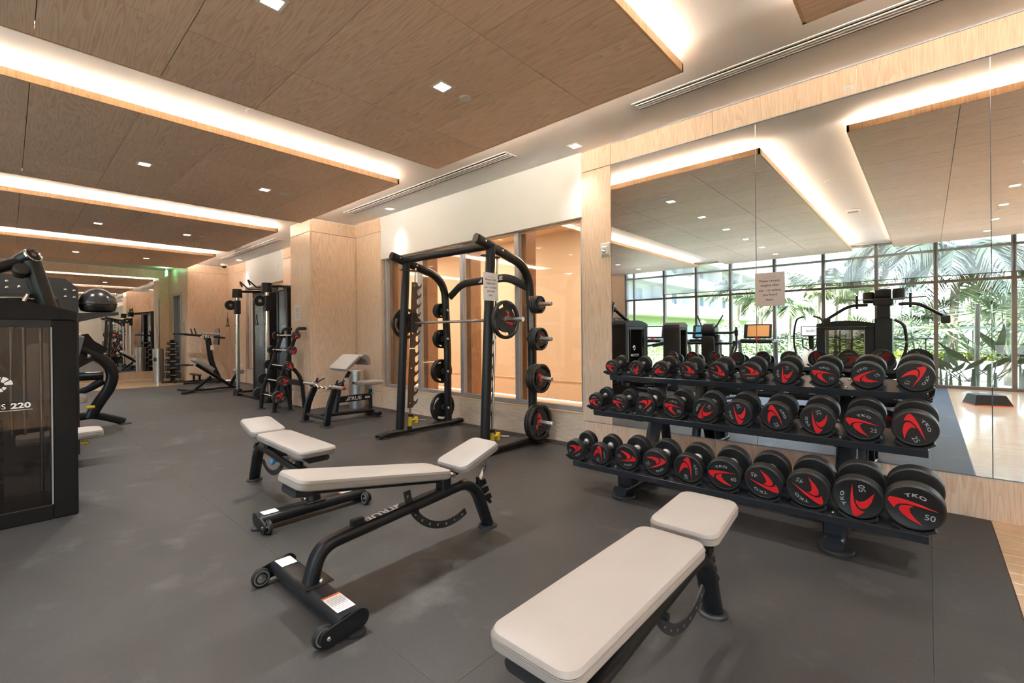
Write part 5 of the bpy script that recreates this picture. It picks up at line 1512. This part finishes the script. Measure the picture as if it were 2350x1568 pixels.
MB().box(-.185, -.115, -.02, .185, .115, .012, b=.012, m=F).build('console', M['rubber'], el)
MB().box(-.165, -.095, .0122, .165, .095, .014, m=F).build('screen', M['scr_w'], el)
m = MB(); m.text('TRUE', F @ Matrix.Translation((0, 0, .0145)), .05, .01); m.build('brand_print', M['blue'], el)
for s in (-1, 1):
    MB().tube(fillet([(s * .24, -.1, .45), (s * .30, .05, .95), (s * .28, .10, 1.25), (s * .22, .16, 1.48), (s * .08, .18, 1.52)], .12, 5), .019, 12).build('moving_handle', M['rubber'], el)
    MB().sweep([(s * .22, -.15, .30), (s * .20, .65, .24)], oval(.06, .05, 10)).build('pedal_arm', M['silver'], el)
    MB().box(s * .20 - .08, .25, .28, s * .20 + .08, .62, .32, b=.015).build('pedal', M['rubber'], el)
    MB().tube(fillet([(s * .05, -.02, 1.02), (s * .13, .10, 1.05), (s * .12, .12, .88), (s * .03, -.04, .80)], .04, 4), .013, 10).build('fixed_grip', M['rubber'], el)
sr = thing('aerobic_step', 'low black trapezoid step riser on the wood floor, seen in the mirror', 'aerobic step', (.70, -2.25, 0), R(-20))
MB().add([(-.23, -.19, .012), (.23, -.19, .012), (.23, .19, .012), (-.23, .19, .012), (-.19, -.14, .16), (.17, -.14, .16), (.17, .14, .16), (-.19, .14, .16)],
         [(3, 2, 1, 0), (4, 5, 6, 7), (0, 1, 5, 4), (1, 2, 6, 5), (2, 3, 7, 6), (3, 0, 4, 7)]).build('body', M['rubber'], sr)
MB().box(-.235, -.195, 0, .235, .195, .012, b=.003).build('orange_base', M['orange'], sr)
MB().box(-.18, -.13, .161, .16, .13, .167, b=.003).build('grip_mat', M['grey_plate'], sr)
# ================================================================== garden outside the windows (seen in the mirror)
gr = struct(MB().box(-60, -90, -.5, 40, YF - .1, -.14).build('ground_lawn', M['lawn']))
struct(MB().box(-3.2, -8.2, -.16, XR + 6, YF - .1, -.12).box(-30, YF - 4.9, -.16, -3.2, YF - .1, -.12).box(-6.5, -14.5, -.15, 14, -12.8, -.11).build('ground_paving_with_bounce', M['concrete']))  # left paving strip is added to bounce neutral daylight onto the ceiling

def frond_me(L, droop, nl, ll, mt, seed, fan=False):
    rnd = random.Random(seed); m = MB(); pts = []
    for i in range(9):
        t = i / 8; pts.append(V((L * t * (1 - .18 * droop * t), 0, L * (.42 * t - droop * .75 * t * t))))
    m.tube(pts, .018 * L / 1.8, 4, scale=[1 - .85 * i / 8 for i in range(9)])
    for k in range(nl):
        t = .12 + .86 * k / nl
        i = min(7, int(t * 8)); p = pts[i].lerp(pts[i + 1], t * 8 - i); d = (pts[i + 1] - pts[i]).normalized()
        l = ll * math.sin(math.pi * min(.98, t * .85 + .16)) * rnd.uniform(.85, 1.1)
        for s in (-1, 1):
            dr = (d * .65 + V((0, s, 0)) * .85 + V((0, 0, -.28 - .5 * rnd.random()))).normalized()
            w = .016 + .012 * rnd.random(); a = d * w
            q = p + dr * l * .55 + V((0, 0, .02)); e = p + dr * l + V((0, 0, -l * .22))
            m.add([p - a, p + a, q + a * .9, e, q - a * .9], [(0, 1, 2, 3, 4)])
    return m.mesh('frond', mt, 60)
FR = [frond_me(1.7, .9, 30, .62, M['frond'], 1), frond_me(1.7, 1.3, 30, .55, M['frond_d'], 2), frond_me(1.5, .6, 26, .6, M['leaf2'], 3)]
def palm(x, y, zc, lab, fr, n=13, s=1.0, r=.07, seed=0, lean=.1):
    rnd = random.Random(seed)
    t = thing('palm_tree', lab, 'palm tree', (x, y, -.14), group='palm trees in the garden')
    h = zc + .14
    pts = [V((lean * (i / 8) ** 2 * h * .4, 0, h * i / 8)) for i in range(9)]
    MB().tube(pts, r, 10, scale=[1.5, 1.15, 1, .95, .92, .9, .9, .95, 1.1]).build('trunk', M['trunk'], t)
    for k in range(n):
        el = rnd.uniform(-.5, .75)
        inst(FR[fr], 'frond', t, pts[-1], (0, -el * .8, 2 * math.pi * k / n * 1.0 + rnd.uniform(-.2, .2)), (s * rnd.uniform(.85, 1.1),) * 3)
    return t
palm(-5.37, -13, 2.6, 'slender palm with a pale twin trunk behind the treadmill', 0, 12, 1.0, .06, 1)
palm(-5.75, -15.2, 2.9, 'palm standing just behind the twin trunk palm', 0, 12, 1.1, .07, 2)
palm(-3.87, -11.5, 2.15, 'young green palm with a thin trunk left of the elliptical', 0, 14, .8, .045, 3)
palm(-3.23, -13.2, 2.9, 'yellow-green palm above the elliptical trainer', 2, 13, 1.0, .055, 4)
palm(-3.05, -16.5, 3.0, 'distant palm behind the yellow-green palm', 2, 11, 1.1, .06, 5)
palm(-2.35, -14.2, 2.8, 'palm with browning fronds above the black weight machine', 2, 12, 1.0, .06, 6)
palm(.5, -9.3, 3.35, 'large dark coconut palm whose fronds hang behind the shades', 1, 16, 1.5, .11, 7)
palm(-1.2, -12.5, 4.1, 'tall palm whose dark fronds show through the middle shades', 1, 14, 1.3, .1, 8)
palm(1.7, -11.0, 2.6, 'palm with drooping orange-tinted fronds at the right edge', 2, 14, 1.2, .08, 9)
palm(-7.0, -16.0, 3.3, 'palm beside the white building', 1, 12, 1.2, .08, 10)

def fan_me(seed, mt, L=.7):
    rnd = random.Random(seed); m = MB()
    m.tube([(0, 0, 0), (.35, 0, .5), (.55, 0, .85)], .012, 4)
    c = V((.55, 0, .85))
    for k in range(22):
        a = R(-130 + 260 * k / 21); d = V((math.cos(a) * .8, math.sin(a), .35 * math.cos(a) + .1)).normalized()
        sd = V((-math.sin(a), math.cos(a), 0)) * .028; l = L * rnd.uniform(.85, 1.05)
        m.add([c, c + d * l * .5 + sd, c + d * l + V((0, 0, -.12)), c + d * l * .5 - sd], [(0, 1, 2, 3)])
    return m.mesh('fan_leaf', mt, 60)
FA = [fan_me(1, M['frond']), fan_me(2, M['leaf2'])]
def fanpalm(x, y, s, lab, k, n=12, seed=0):
    rnd = random.Random(seed)
    t = thing('fan_palm', lab, 'fan palm', (x, y, -.14), group='fan palms in the garden')
    MB().tube([(0, 0, 0), (0, 0, .5 * s)], .07 * s, 8).build('trunk', M['trunk'], t)
    for i in range(n):
        inst(FA[k], 'fan_leaf', t, (0, 0, .4 * s), (rnd.uniform(-.3, .3), rnd.uniform(-.4, .5), 2 * math.pi * i / n + rnd.uniform(-.2, .2)), (s * rnd.uniform(.8, 1.1),) * 3)
fanpalm(.95, -10.2, 1.7, 'big pale fan palm beyond the hedge', 1, 16, 1)
fanpalm(-.3, -12.2, 1.2, 'fan palm behind the dark railing', 0, 12, 2)
fanpalm(1.42, -7.6, 1.35, 'fan palm with bright leaves beside the window frame', 0, 14, 3)
fanpalm(2.6, -9.0, 1.5, 'fan palm at the far right of the garden', 1, 12, 4)
fanpalm(-1.35, -11.6, 1.1, 'low fan palm left of the dark railing', 1, 12, 5)

def leafy(n, rx, ry, rz, mt, seed, sz=.07):
    rnd = random.Random(seed); m = MB()
    for _ in range(n):
        th = rnd.uniform(0, 2 * math.pi); u = rnd.uniform(-.9, 1); q = rnd.uniform(.35, 1) ** .5
        c = V((rx * q * math.sqrt(1 - u * u) * math.cos(th), ry * q * math.sqrt(1 - u * u) * math.sin(th), rz * (1 + u * q)))
        a = V((rnd.gauss(0, 1), rnd.gauss(0, 1), rnd.gauss(0, .6))).normalized(); b = a.orthogonal().normalized()
        s = sz * rnd.uniform(.6, 1.3)
        m.add([c - a * s, c + b * s * .45, c + a * s, c - b * s * .45], [(0, 1, 2, 3)])
    return m.mesh('foliage', mt, 60)
SH = [leafy(900, .75, .7, .85, M['leaf'], 1), leafy(900, .75, .7, .85, M['leaf2'], 2)]
for i, (x, y, s, sz, lab, k) in enumerate([(-8.5, -8.5, .7, .62, 'leafy shrub at the left end of the windows', 1), (-7.6, -9.2, .8, .78, 'tall loose shrub before the white building', 1),
        (-6.9, -10.3, .9, .62, 'rounded shrub behind the chest press machine', 0), (-5.9, -8.2, .4, 1.0, 'narrow upright shrub beside a window frame', 1),
        (-5.4, -9.7, .6, 1.15, 'tall green shrub left of the palms', 1), (-5.2, -12.5, 1.1, .9, 'dense dark shrub below the twin trunk palm', 0),
        (-4.3, -15.0, 1.4, .75, 'wide shrub mass behind the young palm', 0), (-2.4, -15.5, 1.5, .7, 'wide shrub mass behind the weight machine', 0),
        (-.2, -15.0, 1.6, .75, 'wide shrub mass behind the dark railing', 0), (2.4, -14.0, 1.6, .8, 'wide shrub mass at the right of the garden', 1),
        (-9.5, -12, 1.3, .75, 'wide shrub under the balconies', 0)]):
    t = thing('shrub', lab, 'shrub', (x, y, -.14), group='garden shrubs')
    inst(SH[k], 'foliage', t, (0, 0, .1), (0, 0, i), (s, s, sz))
    MB().tube([(0, 0, 0), (.05, 0, .5 * sz), (0, .05, 1.0 * sz)], .03, 6).build('stem', M['trunk'], t)
# planter wall with clipped hedge
MBp = MB().box(-1.1, -8.5, -.14, 8, -8.25, .40, b=.01)
tag(MBp.build('planter_wall', M['stucco']), 'long low white planter wall outside the right windows', 'garden wall')
rnd = random.Random(5); m = MB()
for _ in range(7000):
    c = V((rnd.uniform(-1.1, 6), rnd.uniform(-9.1, -8.45), rnd.uniform(.25, .62)))
    a = V((rnd.gauss(0, 1), rnd.gauss(0, 1), rnd.gauss(0, 1))).normalized(); b = a.orthogonal().normalized(); s = rnd.uniform(.025, .05)
    m.add([c - a * s, c + b * s * .6, c + a * s, c - b * s * .6], [(0, 1, 2, 3)])
hd = m.build('hedge', M['hedge'], None, None, 60); tag(hd, 'clipped yellow-green hedge on top of the white planter wall', 'hedge'); hd['kind'] = 'stuff'
# bird of paradise clumps against the glass
def bop(x, y, s, lab, seed):
    rnd = random.Random(seed)
    t = thing('bird_of_paradise_plant', lab, 'garden plant', (x, y, -.13), group='broad-leaved plants against the glass')
    for k in range(3):
        dx = rnd.uniform(-.12, .12); hh = s * rnd.uniform(.45, .75)
        m = MB().tube([(dx, 0, 0), (dx * 1.1, 0, hh)], .03, 7, scale=[1.4, .5])
        m.build('stem', M['leaf'], t)
    for k in range(6):
        a = rnd.uniform(0, 6.28); l = s * rnd.uniform(.7, 1.1); d = V((math.cos(a), math.sin(a) * .4, .9)).normalized(); p = V((rnd.uniform(-.1, .1), 0, .3 * s))
        sd = d.cross(V((0, 1, 0))).normalized() * .07 * s
        m = MB().tube([p, p + d * l * .5], .009, 4)
        q = p + d * l * .5
        m.add([q, q + d * l * .25 + sd, q + d * l * .5 + sd * .8 + V((0, 0, -.03)), q + d * l * .75, q + d * l * .5 - sd * .8 + V((0, 0, -.03)), q + d * l * .25 - sd], [(0, 1, 2, 3, 4, 5)])
        m.build('leaf', M['leaf'], t, None, 60)
bop(.30, -5.45, .7, 'spiky plant stem cluster at the left of the last windows', 1)
bop(.62, -5.5, .75, 'spiky plant cluster next to the dark post', 2)
bop(1.0, -5.4, .95, 'broad-leaved clump leaning left before the window frame', 3)
bop(1.5, -5.5, 1.1, 'broad-leaved clump beyond the window frame', 4)
tag(MB().cyl((.78, -5.75, -.13), (.80, -5.75, 1.75), .045, n=10).build('timber_post', M['trunk']), 'dark round post outside the glass', 'post')
# railings
for x0, x1, y, lab in ((-4.5, -3.5, -12, 'dark wire railing left of the elliptical trainer'), (-1.0, .9, -11, 'dark wire railing behind the hedge')):
    t = thing('railing', lab, 'railing', (x0, y, -.14), group='dark garden railings')
    n = max(2, round((x1 - x0) / .8))
    for k in range(n + 1):
        MB().box(-.02 + (x1 - x0) * k / n, -.02, 0, .02 + (x1 - x0) * k / n, .02, 1.08).build('post', M['fence'], t)
    MB().box(0, -.02, 1.06, x1 - x0, .02, 1.1).build('top_rail', M['fence'], t)
    for k in range(9):
        MB().box(0, -.005, .1 + k * .105, x1 - x0, .005, .112 + k * .105).build('wire', M['fence'], t)
for x, y, rz, lab in ((-5.6, -11.6, .1, 'long white rounded bench on the lawn, left one'), (-4.6, -12.4, -.2, 'white rounded bench on the lawn, right one')):
    o = MB().tube(fillet([(-.7, 0, .2), (.7, 0, .2)], .1), .2, 16).build('garden_bench', M['stucco']); o.location = (x, y, -.14); o.rotation_euler = (0, 0, rz)
    tag(o, lab, 'bench', 'white garden benches')
# apartment building, its long side running away from the gym
bd = thing('apartment_building', 'white apartment building with balconies left of the palms', 'building', (-20, -50, -.14))
MB().box(-8, -22, 3.0, 0, 34, 13, b=.02).build('wall', M['stucco'], bd)
MB().box(-8, -22, 0, -1.6, 34, 3.0).build('ground_floor', mat('grey_stucco', 'a8aaac', .8), bd)
for z in (2.95, 6.0, 9.1):
    MB().box(-.2, -22, z, 1.5, 34, z + .28, b=.01).build('balcony_slab', M['stucco'], bd)
ww = MB().box(0, -.55, 0, .05, .55, 1.6, b=.01).mesh('window', M['bglass']); wd = MB().box(0, -.45, 0, .05, .45, 2.2, b=.01).mesh('window', M['bglass'])
rl = MB().box(0, -3.1, 0, .04, 3.1, .95).mesh('balcony_front', M['stucco'])
br_ = MB()
for k in range(24): br_.box(0, -1.45 + k * .12, 0, .03, -1.42 + k * .12, 1.0)
br_.box(0, -1.5, .97, .04, 1.5, 1.02)
brm = br_.mesh('balcony_railing', M['silver'])
fin = MB().box(0, -.14, 0, 1.5, .14, 2.8).mesh('fin_wall', M['stucco'])
for z in (3.23, 6.28, 9.38):
    for k in range(7):
        y = 28 - 8 * k
        inst(ww, 'window', bd, (0, y - 1.5, z + .7)); inst(wd, 'window', bd, (0, y + 1.6, z))
        inst(rl, 'balcony_front', bd, (1.42, y - .9, z)); inst(brm, 'balcony_railing', bd, (1.42, y + 3.7, z)); inst(fin, 'fin_wall', bd, (0, y - 4.1, z))
